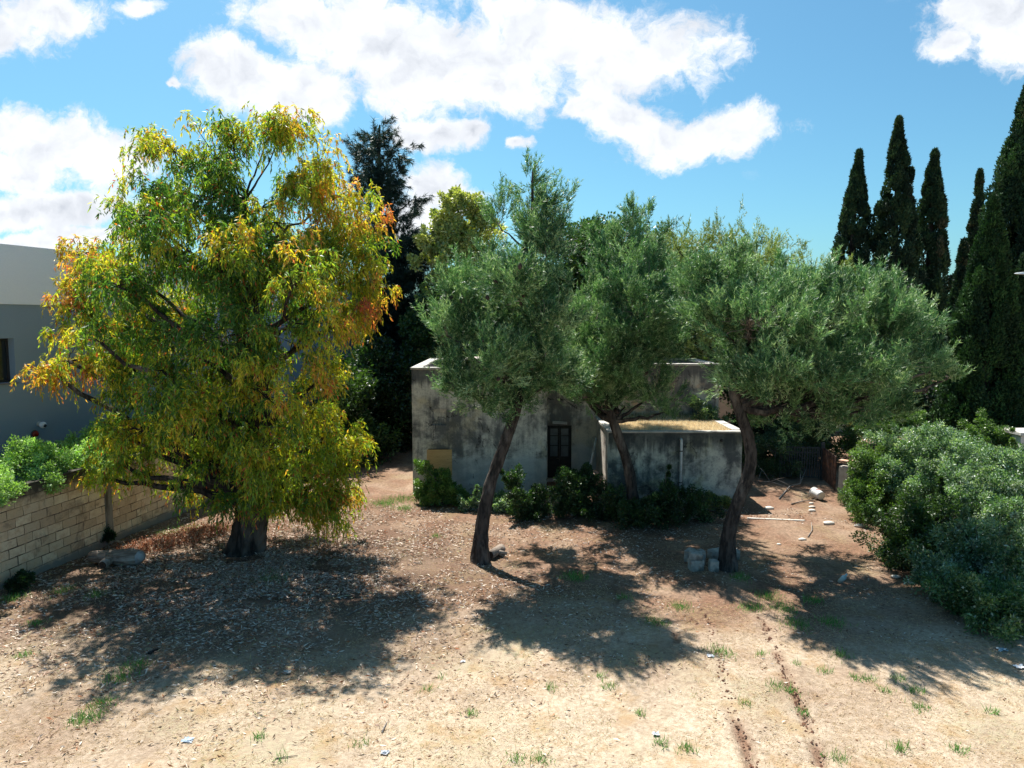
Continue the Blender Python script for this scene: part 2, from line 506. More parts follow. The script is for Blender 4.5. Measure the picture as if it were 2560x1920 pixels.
earth = np.maximum(earth, 1.0*rn*np.exp(-(rd/.14)**2))
earth = np.clip(earth + (fbm(XX*1.1, YY*1.1, 33)-.5)*.8, 0, 1)
green = np.clip((fbm(XX*.8, YY*.8, 44) - .55) * 4, 0, 1) * .35
gc = np.stack([earth, green, np.clip(litter*1.1, 0, 1)], -1).reshape(-1, 3)
nx, ny = len(gx), len(gy)
idx = np.arange(nx*ny).reshape(ny, nx)
Fg = np.stack([idx[:-1,:-1], idx[:-1,1:], idx[1:,1:], idx[1:,:-1]], -1).reshape(-1, 4)
Vg = np.stack([XX, YY, ZZ], -1).reshape(-1, 3)
def gmat():
    m, N = new_mat('dry_ground')
    a = N.n('ShaderNodeAttribute', attribute_name='col').outputs['Color']
    s = N.n('ShaderNodeSeparateColor'); N.put(s.inputs[0], a)
    o = N.n('ShaderNodeTexCoord').outputs['Object']
    f1 = N.noise(o, 1.1, 6, .65); f2 = N.noise(o, 9, 6, .7); f3 = N.noise(o, 38, 4, .7)
    straw = N.mix(N.ramp(f2, .3, .7), (.36,.275,.19), (.58,.48,.365))
    straw = N.mix(N.ramp(f3, .55, .72), straw, (.22,.145,.09))
    straw = N.mix(N.ramp(f1, .5, .72), straw, (.40,.27,.15))
    red = N.mix(N.ramp(f2, .32, .68), (.10,.05,.032), (.28,.165,.108))
    red = N.mix(N.ramp(f3, .56, .74), red, (.085,.045,.032))
    c = N.mix(N.math('MULTIPLY', s.outputs[0], N.ramp(f2, .1, .6, .6, 1)), straw, red)
    gr = N.mix(N.ramp(f3, .3, .7), (.16,.18,.07), (.30,.30,.13))
    c = N.mix(N.math('MULTIPLY', s.outputs[1], N.ramp(f2, .4, .6)), c, gr)
    lt = N.mix(N.ramp(f3, .35, .65), (.04,.027,.022), (.14,.095,.075))  # litter brown, darkened further to deepen the tree's shadow in the colour
    c = N.mix(N.math('MULTIPLY', s.outputs[2], .95), c, lt)
    h = N.math('ADD', N.math('MULTIPLY', f2, .7), N.math('MULTIPLY', f3, .5))
    return finish(m, N, c, .95, N.bump(h, .9, .06), .1)
g = link('ground', npmesh('ground', Vg, Fg, 4, gc), gmat(), None, True)
tag(g, kind='structure')
def gh(x, y):
    x = np.asarray(x, float); y = np.asarray(y, float)
    return gz(x, y)
def gpt(px, py):
    q = G(px, py); q.z = float(gh(q.x, q.y)); return q

# loose dry straw on the near ground, one carpet
n = 150000
px = rng.uniform(-60, 2620, n); t = rng.uniform(0, 1, n) ** .8
Y0 = 9.5 + t * 15
X0 = (px - 1280) / FPX * (Y0 * 1.06)
nz = fbm(X0*.9, Y0*.9, 61)
keep = (nz > .42) & (rng.random(n) > np.clip((Y0-19)/6, 0, .9)) & (rutdist(X0, Y0) > .12)
X0 = X0[keep]; Y0 = Y0[keep]; n = len(X0)
D = np.stack([rng.normal(size=n), rng.normal(size=n), rng.uniform(0, .45, n)], -1)
V, Fc = tris(np.stack([X0, Y0, gh(X0, Y0) + .004], -1), D, rng.uniform(.035, .10, n), .009)
c = pick([(.60,.47,.30), (.50,.36,.21), (.68,.56,.40), (.33,.22,.12)], [4, 3, 2, 1.4], n)
tag(link('dry_grass', npmesh('dry_grass', V, Fc, 3, c), M_GRASS), kind='stuff')

# fallen leaves under the big tree
n = 60000
ang = rng.uniform(0, 2*np.pi, n); rr = np.abs(rng.normal(0, 1, n))
X0 = t1.x + 1 + np.cos(ang)*rr*5.2; Y0 = t1.y - 2.2 + np.sin(ang)*rr*4.4
k = (Y0 > 11) & (X0 > -14.2 + (Y0-18)*.14) & (Y0 < 29) & (rutdist(X0, Y0) > .1) & (fbm(X0*1.2, Y0*1.2, 71) > .40)
X0 = X0[k]; Y0 = Y0[k]; n = len(X0)
D = np.stack([rng.normal(size=n)*1.4, rng.normal(size=n), rng.uniform(-.05, .35, n)], -1)
V, Fc = kites(np.stack([X0, Y0, gh(X0, Y0) + .018], -1), D, rng.uniform(.07, .17, n), rng.uniform(.018, .036, n), .12)
c = pick([(.62,.53,.44), (.40,.27,.2), (.25,.15,.10), (.70,.60,.50), (.42,.16,.07), (.45,.40,.22)], [4, 4, 4, 2.4, .8, .8], n)
tag(link('leaf_litter', npmesh('leaf_litter', V, Fc, 4, c), M_LITTER), kind='stuff')
# pale scattered leaves over the middle of the lot
n = 34000
X0 = rng.uniform(-13, 13, n); Y0 = 11 + 17*rng.random(n)**.55
k = fbm(X0*.55+7, Y0*.8, 101) + .35*(vnoise(X0*3, Y0*3, 5)-.5) > .50 + .018*np.maximum(0, 17-Y0) + .012*np.maximum(0, X0-2)
X0 = X0[k]; Y0 = Y0[k]; n = len(X0)
D = np.stack([rng.normal(size=n)*1.4, rng.normal(size=n), rng.uniform(0, .3, n)], -1)
V, Fc = kites(np.stack([X0, Y0, gh(X0, Y0) + .018], -1), D, rng.uniform(.05, .12, n), rng.uniform(.014, .028, n), .12)
c = pick([(.70,.63,.56), (.40,.28,.2), (.22,.13,.09)], [3, 3, 4], n)
tag(link('scattered_leaves', npmesh('scattered_leaves', V, Fc, 4, c), M_LITTER), kind='stuff')
# reddish dead fronds lying left of the big trunk
n = 9000
tt = rng.random(n); a0 = G(330, 1385); b0 = G(560, 1325)
X0 = a0.x + (b0.x-a0.x)*tt + rng.normal(0, .35, n); Y0 = a0.y + (b0.y-a0.y)*tt + rng.normal(0, .35, n)
D = rdir(n) + np.array([0, 0, .5])
V, Fc = kites(np.stack([X0, Y0, gh(X0, Y0) + rng.uniform(0, .28, n)**1.3], -1), D, rng.uniform(.06, .14, n), .03, .1)
c = pick([(.36,.14,.07), (.42,.22,.13), (.22,.09,.06), (.48,.38,.28)], [3, 3, 3, 3], n)
tag(link('dead_frond_litter', npmesh('dead_frond_litter', V, Fc, 4, c), M_LITTER), kind='stuff')

# green grass tufts
tufts = [(2105,1640,60),(2060,1680,40),(2140,1700,40),(1993,1665,30),(1940,1720,55),(1975,1735,70),(1905,1640,40),(2170,1700,40),(2245,1700,40),
 (2290,1727,50),(2300,1770,50),(1525,1715,50),(1650,1855,40),(1100,1690,15),(650,1848,35),(1290,1900,60),(1350,1900,60),(1715,1868,60),(1800,1634,60),
 (230,1790,120),(200,1800,80),(300,1700,150),(340,1670,120),(260,1760,90),(680,1450,120),(1430,1440,90),(2250,1868,60),(2400,1875,50),(2090,1890,60),(2210,1730,30),
 (1920,1490,80),(1990,1560,90),(1850,1445,60),(2030,1500,60),(1560,1500,30),(1700,1520,60),(1640,1560,60),(1180,1780,30),(1070,1720,25),(900,1860,30),(700,1900,25),
 (1380,1720,40),(1500,1690,25),(1600,1780,30),(60,1640,60),(30,1500,70),(160,1480,60),(90,1560,40),(1860,1760,25),(2010,1780,30),(2480,1780,30),(1090,1345,30),(1000,1250,200),(960,1262,160),(1010,1275,100),
 (480,1330,220),(440,1340,160),(240,1490,60),(1445,1445,60),(2080,1560,80),(1960,1520,80),(1880,1520,70)]
Vs, Fs, Cs = [], [], []; off = 0
for (x, y, k) in tufts:
    q = gpt(x, y); k = int(k * (2.8 if y < 1640 else 1.3))
    sp = .05 + .0006*k
    P0 = np.array(q)[None] + np.stack([rng.normal(0, sp, k), rng.normal(0, sp, k), np.zeros(k)], -1)
    D = np.stack([rng.normal(0, .45, k), rng.normal(0, .45, k), np.ones(k)], -1)
    V, Fc = tris(P0, D, rng.uniform(.07, .19, k), .014)
    Vs.append(V); Fs.append(Fc + off); off += len(V)
    Cs.append(pick([(.13,.34,.08), (.09,.26,.05), (.28,.40,.14), (.45,.40,.2)], [4, 3, 2, .6], k))
n = 3500   # sparse pale blades of living grass over the straw
X0 = rng.uniform(-9, 11, n); Y0 = rng.uniform(9.8, 17, n); k = fbm(X0*.7, Y0*.7, 91) > .57
X0 = X0[k]; Y0 = Y0[k]; n = len(X0)
V, Fc = tris(np.stack([X0, Y0, gh(X0, Y0)], -1), np.stack([rng.normal(0, .5, n), rng.normal(0, .5, n), np.ones(n)], -1), rng.uniform(.06, .16, n), .010)
Vs.append(V); Fs.append(Fc + off); Cs.append(pick([(.38,.38,.16), (.5,.45,.24), (.28,.33,.12)], [3, 3, 2], n))
tag(link('green_grass', npmesh('green_grass', np.vstack(Vs), np.vstack(Fs), 3, np.vstack(Cs)), M_GRASS), kind='stuff')

# clods of dug earth along the ruts
cl = MB()
for k in range(1500):
    q = Vector((random.uniform(-9, 11), random.uniform(10, 18), 0)); q.z = float(gh(q.x, q.y)); s = random.uniform(.008, .028)
    if vnoise(np.array([q.x*.9+3]), np.array([q.y*.9]), 7)[0] < .5: continue
    vs = [q + Vector((random.uniform(.6,1.4)*v[0], random.uniform(.6,1.4)*v[1], random.uniform(.4,.9)*v[2])) * s for v in ((1,0,0),(0,1,0),(-1,0,0),(0,-1,0),(0,0,1),(0,0,-1))]
    cl.add(vs, [(0,1,4),(1,2,4),(2,3,4),(3,0,4),(1,0,5),(2,1,5),(3,2,5),(0,3,5)])
for r_ in RUTS[:2]:
    for a, b in zip(r_[:-1], r_[1:]):
        for k in range(34):
            q = a.lerp(b, random.random()) + Vector((random.gauss(0,.09), random.gauss(0,.09), 0)); q.z = float(gh(q.x, q.y)) + .0
            s = random.uniform(.012, .04)
            vs = [q + Vector((random.uniform(.6,1.2)*v[0], random.uniform(.6,1.2)*v[1], random.uniform(.5,1)*v[2])) * s for v in ((1,0,0),(0,1,0),(-1,0,0),(0,-1,0),(0,0,1),(0,0,-1))]
            cl.add(vs, [(0,1,4),(1,2,4),(2,3,4),(3,0,4),(1,0,5),(2,1,5),(3,2,5),(0,3,5)])
tag(cl.build('earth_clods', mat2('clod', (.20,.09,.05), (.12,.055,.035), 8)), kind='stuff')

# ================================================================== FARMHOUSE
def plaster(name, c1, c2, dark, seed, amt=.5, lowz=1.5, topz=5.4, warm=None):
    m, N = new_mat(name)
    o = N.n('ShaderNodeTexCoord').outputs['Object']
    zz = N.n('ShaderNodeSeparateXYZ'); N.put(zz.inputs[0], o); z_ = zz.outputs[2]
    o = N.vec('ADD', o, (seed*7.3, seed*3.1, 0))
    big = N.noise(o, .55, 7, .62, .6); mid = N.noise(o, 1.7, 8, .66, .4); fine = N.noise(o, 14, 6, .7)
    st = N.noise(N.vec('MULTIPLY', o, (3.2, 3.2, .35)), 1.0, 6, .62)
    c = N.mix(N.ramp(mid, .35, .65), c1, c2)
    if warm: c = N.mix(N.ramp(N.noise(N.vec('ADD', o, (50, 0, 9)), .8, 4, .6), .52, .66), c, warm)
    blot = N.math('ADD', N.math('MULTIPLY', big, .9), N.math('ADD', N.math('MULTIPLY', mid, .6), N.math('MULTIPLY', st, .5)))
    c = N.mix(N.math('MULTIPLY', N.ramp(blot, .92 - .1*amt, 1.20 - .1*amt), .85), c, dark)
    c = N.mix(N.math('MULTIPLY', N.ramp(fine, .5, .7), .5), c, dark)
    c = N.mix(N.math('MULTIPLY', N.ramp(N.noise(o, 2.6, 7, .7, .8), .60, .68), .55), c, (.50,.50,.46))
    low = N.ramp(N.math('ADD', z_, N.math('MULTIPLY', big, 1.4)), lowz + .62, lowz + .82, 1, 0)
    c = N.mix(N.math('MULTIPLY', low, .55), c, (.50,.53,.53))
    drip = N.noise(N.vec('MULTIPLY', o, (5, 5, .3)), 1.0, 5, .6)
    dtop = N.ramp(N.math('ADD', z_, N.math('MULTIPLY', drip, 1.8)), topz + .05, topz + .6)
    c = N.mix(N.math('MULTIPLY', dtop, .8), c, dark)
    cr_ = N.n('ShaderNodeTexVoronoi', feature='DISTANCE_TO_EDGE'); N.put(cr_.inputs['Vector'], N.vec('ADD', o, N.vec('MULTIPLY', N.noise(o, 2.0, 5, .6, out=1), (.9,.9,.9)))); cr_.inputs['Scale'].default_value = .55
    crk = N.math('MULTIPLY', N.ramp(cr_.outputs['Distance'], .006, .016, 1, 0), N.ramp(big, .48, .56))
    c = N.mix(N.math('MULTIPLY', crk, .8), c, (.03,.03,.03))
    return finish(m, N, c, .95, N.bump(N.math('ADD', fine, N.math('MULTIPLY', mid, 1.4)), .6, .03), .1)
PL1 = plaster('stained_plaster', (.66,.66,.60), (.50,.51,.48), (.065,.075,.085), 1, .66, warm=(.55,.52,.40))
PL2 = plaster('pale_stained_plaster', (.56,.52,.43), (.42,.40,.35), (.09,.092,.095), 2, .40, warm=(.56,.40,.28))
PL3 = plaster('mouldy_plaster', (.66,.66,.57), (.50,.51,.47), (.05,.058,.065), 3, .92, .45, 2.93, warm=(.48,.47,.32))
PL4 = mat2('pale_plaster', (.62,.57,.49), (.48,.43,.37), 3, .9, .1, .4, 20, .02, 6, (.3,.25,.22), 1.4)  # paler, lightly blotched plaster for the annex's left face and the roof box
COPE = mat2('coping_stone', (.58,.55,.50), (.42,.40,.37), 3, .9, .1, .5, 16, .02, 6, (.22,.2,.18), 1.2)
ROOFM = mat2('roof_screed', (.46,.42,.38), (.34,.30,.26), 2, .95, .1, .5, 12, .02)
xl, xm, xr = -4.28, 1.50, 9.60
yf, yb, yk, H = 30.2, 32.8, 37.6, 5.40
house = empty('farmhouse', (0, 0, 0))
tag(house, 'derelict flat-roofed farmhouse with stained grey plaster and a boarded-up window', 'house')
def wallface(mb, x0, x1, y, th, z0, z1, holes):
    """wall in the XZ plane, front at y, thickness th, with rectangular openings"""
    xs = sorted({x0, x1, *[h[0] for h in holes], *[h[1] for h in holes]})
    zs = sorted({z0, z1, *[h[2] for h in holes], *[h[3] for h in holes]})
    def solid(i, j):
        cx_, cz = (xs[i]+xs[i+1])/2, (zs[j]+zs[j+1])/2
        return 0 <= i < len(xs)-1 and 0 <= j < len(zs)-1 and not any(h[0] < cx_ < h[1] and h[2] < cz < h[3] for h in holes)
    def s_(i, j): return 0 <= i < len(xs)-1 and 0 <= j < len(zs)-1 and solid(i, j)
    for i in range(len(xs)-1):
        for j in range(len(zs)-1):
            if not solid(i, j): continue
            a, b, c_, e = xs[i], xs[i+1], zs[j], zs[j+1]
            mb.add([(a,y,c_),(b,y,c_),(b,y,e),(a,y,e)], [(0,1,2,3)])
            mb.add([(a,y+th,c_),(b,y+th,c_),(b,y+th,e),(a,y+th,e)], [(3,2,1,0)])
            if not s_(i-1, j): mb.add([(a,y,c_),(a,y+th,c_),(a,y+th,e),(a,y,e)], [(3,2,1,0)])
            if not s_(i+1, j): mb.add([(b,y,c_),(b,y+th,c_),(b,y+th,e),(b,y,e)], [(0,1,2,3)])
            if not s_(i, j-1): mb.add([(a,y,c_),(b,y,c_),(b,y+th,c_),(a,y+th,c_)], [(3,2,1,0)])
            if not s_(i, j+1): mb.add([(a,y,e),(b,y,e),(b,y+th,e),(a,y+th,e)], [(0,1,2,3)])
fw = MB()
wallface(fw, xl, xm, yf, .38, -.2, H, [(-3.62,-2.62,.88,1.92), (-3.42,-2.82,3.0,3.7)])
o = fw.build('front_wall', PL1, house)
fw = MB(); wallface(fw, xm, xr, yb, .38, -.2, H, [(1.66, 2.78, 0.0, 2.6)])
fw.build('recessed_wall', PL2, house)
sw = MB()
sw.box(xl, xl+.38, yf+.38, yk, -.2, H)                    # left side
sw.box(xm-.38, xm-.003, yf+.38, yb+.38, -.2, H)
sw.box(xr-.38, xr-.002, yb+.38, yk, -.2, H-.004)
sw.box(xl+.38, xr-.38, yk-.38, yk-.003, -.2, H-.004)
sw.build('side_wall', PL1, house)
cp = MB(); e = .05
cp.box(xl-e, xm+e, yf-e, yf+.40, H, H+.085)
cp.box(xl-e, xl+.40, yf+.40, yk+e, H, H+.085)
cp.box(xm-.40, xm+e, yf+.40, yb-e, H, H+.083)
cp.box(xm-.40, xr+e, yb-e, yb+.40, H, H+.086)
cp.box(xr-.40, xr+e, yb+.40, yk+e, H, H+.083)
cp.box(xl+.40, xr-.40, yk-.40, yk+e, H, H+.085)
cp.build('coping', COPE, house, bevel=.012)
rf = MB()
rf.box(xl+.38, xm-.38, yf+.38, yk-.38, 4.75, 4.85)
rf.box(xm-.38, xr-.38, yb+.38, yk-.38, 4.75, 4.847)
rf.build('roof', ROOFM, house)
# raised roof-light box seen over the left parapet
rb = MB(); rb.box(-3.2, -.4, 34.6, 36.6, 4.86, 5.62); rb.build('roof_box', PL4, house, bevel=.01)
# blocked-up niche and boarded window
nb = MB(); nb.box(-3.42, -2.82, yf+.09, yf+.16, 3.0, 3.7); nb.build('blocked_window', PL1, house)
def plymat():
    m, N = new_mat('plywood')
    o = N.n('ShaderNodeTexCoord').outputs['Object']
    a = N.noise(N.vec('MULTIPLY', o, (1, 1, 7)), 3, 5, .6, .8)
    c = N.mix(N.ramp(a, .3, .7), (.62,.42,.20), (.50,.32,.14))
    kn = N.n('ShaderNodeTexVoronoi'); N.put(kn.inputs['Vector'], N.vec('MULTIPLY', o, (1, 1, 1.7))); kn.inputs['Scale'].default_value = 4.2
    c = N.mix(N.ramp(kn.outputs['Distance'], .04, .10, 1, 0), c, (.22,.10,.04))
    return finish(m, N, c, .8, N.bump(a, .2, .01), .2)
pb = MB(); pb.box(-3.66, -2.58, yf-.035, yf-.012, .84, 1.95); pb.build('window_board', plymat(), house, bevel=.003)
ws = MB(); ws.box(-3.60, -2.75, yf-.03, yf-.004, 1.952, 1.985); ws.build('window_lintel_strip', mat2('dark_wood', (.03,.025,.02), (.05,.04,.03)), house)
# double door with glazed upper panels
DW = mat2('weathered_door_wood', (.035,.035,.033), (.02,.02,.02), 6, .7, .3, .3)
door = MB()
dx0, dx1, dy = 1.66, 2.78, yb + .14
door.box(dx0, dx0+.06, dy-.03, dy+.05, 0, 2.6); door.box(dx1-.06, dx1, dy-.03, dy+.05, 0, 2.6); door.box(dx0+.06, dx1-.06, dy-.03, dy+.05, 2.54, 2.6)
mid = (dx0+dx1)/2
for a, b in ((dx0+.062, mid-.004), (mid+.004, dx1-.062)):
    door.box(a, a+.075, dy-.01, dy+.03, 0, 2.538); door.box(b-.075, b, dy-.01, dy+.03, 0, 2.538)
    for z0, z1 in ((0,.16),(.98,1.12),(1.62,1.66),(2.08,2.12),(2.44,2.538)): door.box(a+.075, b-.075, dy-.008, dy+.028, z0, z1)
    door.box(a+.075, b-.075, dy+.006, dy+.018, .16, .98)
    door.box(a+.12, b-.12, dy-.004, dy+.0055, .24, .88)
dd = door.build('door', DW, house)
GL = mat2('dusty_glass', (.10,.13,.14), (.07,.09,.10), 3, .35, .5, .05)
for a, b in ((dx0+.137, mid-.079), (mid+.079, dx1-.137)):
    for z0, z1 in ((1.12,1.62),(1.66,2.08),(2.12,2.44)):
        q = MB(); q.box(a, b, dy+.008, dy+.014, z0, z1); q.build('pane', GL, dd)
hd = MB(); hd.tube([(mid-.04,dy-.012,1.04),(mid-.04,dy-.06,1.04),(mid-.13,dy-.06,1.04)], .011, 6); hd.build('handle', mat2('dull_brass', (.3,.25,.15),(.2,.17,.1), metal=.8, rough=.4), dd)
st = MB(); st.box(1.56, 2.9, yb-.45, yb-.01, -.1, .14); st.build('doorstep', COPE, house, bevel=.01)
# fluorescent lamp above the door
lamp = empty('wall_lamp', (2.22, yb-.09, 2.74)); lamp.rotation_euler = (0, R(4), 0)
tag(lamp, 'old tilted fluorescent strip light fixed above the double door', 'wall lamp')
WP = mat2('aged_white_enamel', (.48,.47,.43), (.38,.37,.33), 6, .5, .4, .1)
q = MB(); q.box(-.34, .34, -.03, .05, 0, .06); q.build('housing', WP, lamp, bevel=.008)
q = MB(); q.tube([(-.31,-.045,-.025),(.31,-.045,-.025)], .017, 10); q.box(-.34,-.31,-.06,-.031,-.045,.0); q.box(.31,.34,-.06,-.031,-.045,.0); q.build('tube', mat2('frosted_tube', (.62,.62,.60),(.55,.55,.52), rough=.3), lamp)
for x_ in (-.2, .17):
    q = MB(); q.box(x_,x_+.03,.05,.085,0,.05); q.build('bracket', DW, lamp)

# ---------------- annex
ax0, ax1, ay0, ay1, AH = 3.92, 9.37, 28.6, 32.79, 2.93
an = empty('annex', (0, 0, 0))
tag(an, 'low flat-roofed outbuilding with mould-streaked wall, in front of the farmhouse', 'outbuilding')
q = MB(); q.box(ax0+.004, ax1, ay0, ay0+.3, -.2, AH); q.build('front_wall', PL3, an)
q = MB(); q.box(ax0, ax0+.3, ay0+.3, ay1, -.2, AH); q.build('left_wall', PL4, an)
q = MB(); q.box(ax0-.03, ax0+.003, ay0+.0, ay0+.299, -.2, AH-.003); q.build('corner_pier', PL4, an)
q = MB(); q.box(ax1-.3, ax1-.003, ay0+.3, ay1, -.2, AH); q.build('right_wall', PL3, an)
q = MB()
q.box(ax0-.06, ax1+.06, ay0-.06, ay0+.24, AH, AH+.07)
q.box(ax0-.06, ax0+.30, ay0+.24, ay1, AH, AH+.10); q.box(ax1-.34, ax1+.06, ay0+.24, ay1, AH, AH+.10)
q.build('coping', COPE, an, bevel=.012)
q = MB(); q.box(ax0+.3, ax1-.34, ay0+.24, ay1, AH-.2, AH+.0); q.build('roof', mat2('roof_soil', (.40,.28,.17), (.28,.18,.10), 4), an)
dp = MB()
X = 6.87; Yp = ay0 - .10
dp.tube([(X, ay0+.02, 2.66), (X, Yp+.03, 2.66), (X, Yp, 2.62), (X, Yp, 2.5), (X, Yp, .12)], .058, 12)
PVC = mat2('grey_pvc', (.72,.74,.74), (.60,.62,.62), 5, .5, .4, .1, c3=(.34,.28,.24), s3=2)
dpo = dp.build('downpipe', PVC, an, True)
for z in (.9, 2.2):
    q = MB(); q.tube([(X, Yp, z-.02), (X, Yp, z+.02)], .064, 12); q.box(X-.01, X+.01, Yp+.064, ay0-.002, z-.015, z+.015); q.build('clamp', DW, dpo)
q = MB(); q.tube([(8.52, ay0-.004, 2.62), (8.52, ay0-.07, 2.60)], [.06,.045], 8); q.build('pipe_stub', DW, an)
# dry grass on the annex roof
n = 26000
X0 = rng.uniform(ax0+.33, ax1-.37, n); Y0 = rng.uniform(ay0+.26, ay1-.05, n)
tall = np.clip((Y0 - 31.6)/1.2, 0, 1)
V, Fc = tris(np.stack([X0, Y0, np.full(n, AH)], -1), np.stack([rng.normal(0,.5,n), rng.normal(0,.5,n), np.ones(n)], -1), rng.uniform(.08, .2, n)*(1+1.3*tall), .018)
c = pick([(.80,.68,.52), (.86,.78,.64), (.66,.50,.34)], [3, 3, 2], n)
gk = (rng.random(n) < tall*.75); c[gk] = pick([(.14,.20,.06), (.25,.28,.1)], [2, 1], gk.sum())
tag(link('roof_grass', npmesh('roof_grass', V, Fc, 3, c), M_GRASS), kind='stuff')

# leaning pole and pipes between house and annex
q = MB(); a = P(1471, 1187, 31.4); b = P(1491, 1095, 32.2); q.tube([a, b], .055, 12)
tag(q.build('leaning_pipe', PVC, None, True), 'grey plastic pipe leaning upright against the wall beside the outbuilding', 'pipe', 'loose drain pipes')
for (p0, p1, lab) in [((1478,1196,29.6),(1499,1212,29.0),'pinkish pipe lying nearest, open end facing out'), ((1480,1184,30.3),(1502,1203,29.5),'pinkish pipe lying on the rubble behind the open-ended one'), ((1486,1178,31.0),(1503,1192,30.2),'short pipe farthest back in the little heap beside the annex')]:
    q = MB(); a = P(*p0); b = P(*p1); dvec = (b-a).normalized()
    q.tube([a, b, b - dvec*.02, a + dvec*.05], [.075,.075,.06,.06], 14, False)
    tag(q.build('drain_pipe', mat2('terracotta_pvc', (.48,.36,.33),(.38,.28,.25),4,.6), None, True), lab, 'pipe', 'loose drain pipes')

# ================================================================== BOUNDARY WALL (left)
wa = G(162, 1411); wb = G(405, 1304)
wd = (wb - wa); wd.z = 0; wd.normalize()
w0 = wa - wd * 7.0
wang = math.atan2(wd.y, wd.x)
WL = 27.0; WH = 2.78
bw = empty('boundary_wall', (w0.x, w0.y, 0), wang)
tag(bw, 'long tan limestone-block wall with mossy top along the left side', 'wall')
def blockmat():
    m, N = new_mat('limestone_blocks')
    o = N.n('ShaderNodeTexCoord').outputs['Object']
    s = N.n('ShaderNodeSeparateXYZ'); N.put(s.inputs[0], o)
    wv = N.noise(o, 2.2, 5, .6, out=1)
    cc = N.n('ShaderNodeCombineXYZ'); N.put(cc.inputs[0], s.outputs[0]); N.put(cc.inputs[1], s.outputs[2])
    vv = N.vec('ADD', cc.outputs[0], N.vec('MULTIPLY', N.vec('SUBTRACT', wv, (.5,.5,.5)), (.085,.05,0)))
    b = N.n('ShaderNodeTexBrick')
    N.put(b.inputs['Vector'], vv)
    N.put(b.inputs['Color1'], (.80,.68,.50)); N.put(b.inputs['Color2'], (.50,.37,.25)); N.put(b.inputs['Mortar'], (.12,.09,.07))
    b.inputs['Scale'].default_value = 1.0; N.put(b.inputs['Mortar Size'], N.ramp(N.noise(o, 1.6, 4, .6), .35, .7, .004, .022)); b.inputs['Mortar Smooth'].default_value = .3
    b.inputs['Brick Width'].default_value = .56; b.inputs['Row Height'].default_value = .275; b.inputs['Bias'].default_value = -.15
    f = N.noise(o, 3.5, 7, .65); fi = N.noise(o, 22, 5, .7)
    c = N.mix(N.ramp(f, .42, .68), b.outputs['Color'], (.62,.46,.31))
    c = N.mix(N.math('MULTIPLY', N.ramp(fi, .54, .7), .6), c, (.26,.18,.12))
    c = N.mix(N.math('MULTIPLY', N.ramp(N.noise(o, 1.1, 6, .7, .5), .52, .66), .6), c, (.20,.155,.12))
    # lichen and damp: dark band under the top edge and a cement skirt near the ground
    top = N.ramp(N.math('ADD', s.outputs[2], N.math('MULTIPLY', f, .9)), 2.6, 3.1)
    c = N.mix(top, c, (.075,.07,.06))
    low = N.ramp(N.math('ADD', s.outputs[2], N.math('MULTIPLY', f, .5)), .62, .42)
    c = N.mix(low, c, (.25,.25,.23))
    h = N.math('ADD', N.math('MULTIPLY', b.outputs['Fac'], -1.2), N.math('ADD', N.math('MULTIPLY', fi, .35), f))
    return finish(m, N, c, .95, N.bump(h, .9, .03), .1)
BM = blockmat()
PILX = [7.0 + (G(298,1362)-wa).dot(wd), 7.0 + (G(298,1362)-wa).dot(wd) + 5.6, 7.0 + (G(298,1362)-wa).dot(wd) + 11.2, 7.0 + (G(298,1362)-wa).dot(wd) - 5.35]
PILX.sort()
edges = [0] + PILX + [WL]
for i in range(len(edges)-1):
    a, b = edges[i] + (.16 if i else 0), edges[i+1] - (.16 if i < len(edges)-2 else 0)
    q = MB(); q.box(a, b, 0, .26, -.2, WH + .02*math.sin(i*2.1)); q.build('block_panel', BM, bw)
CEM = mat2('old_concrete', (.27,.26,.23), (.18,.17,.155), 4, .95, .1, .5, 20, .02, 6, (.09,.085,.075), 1.5, stretch=(2,2,.5))
for x in PILX:
    q = MB(); q.box(x-.16, x+.16, -.035, .30, -.2, WH+.0); q.build('pillar', CEM, bw, bevel=.01)

# ================================================================== MODERN HOUSE (far left)
ma = P(0, 800, 23.5)
mdir = Vector((math.sin(R(17.8)), math.cos(R(17.8)), 0))
m0 = Vector((ma.x, ma.y, 0)) - mdir * 10
mh = empty('modern_house', (m0.x, m0.y, 0), math.atan2(mdir.y, mdir.x))
tag(mh, 'smooth slate-grey rendered building with pale top band behind the boundary wall', 'house')
GR = mat2('slate_render', (.25,.325,.40), (.235,.305,.38), 30, .85, .2, .3, 90, .004, 4)
GRL = mat2('pale_render', (.84,.88,.95), (.81,.85,.92), 30, .85, .2, .3, 90, .004, 4)
ML = 33.0
zt = P(0, 608, 23.5).z; zm = P(0, 760, 23.5).z
w_z0 = P(25, 957, 23.6).z; w_z1 = P(25, 846, 23.6).z
wx1 = 10 + .42; wx0 = wx1 - 2.2
wallholes = [(wx0, wx1, w_z0, w_z1), (wx1+4.2, wx1+5.9, w_z0+.1, w_z1-.1)]
q = MB(); wallface(q, 0, ML, 0, .4, -.2, zm, wallholes); q.build('wall', GR, mh)
q = MB(); q.box(-.04, ML+.04, -.05, .4, zm, zt); q.box(-.04, .36, .4, 11, zm, zt-.003); q.box(ML-.36, ML+.04, .4, 11, zm, zt-.003); q.build('parapet', GRL, mh)
for x_ in (0, ML-.4):
    q = MB(); q.box(x_, x_+.4, .4, 11, -.2, zm-.003); q.build('end_wall', GR, mh)
q = MB(); q.box(.4, ML-.4, .4, 11, zm-.25, zm-.1); q.build('roof', ROOFM, mh)
PANE = mat2('dark_window_glass', (.015,.02,.025), (.02,.025,.03), 2, .08, .6, .0)
DF = mat2('anthracite_frame', (.03,.03,.032), (.04,.04,.042), 5, .4, .4, .05)
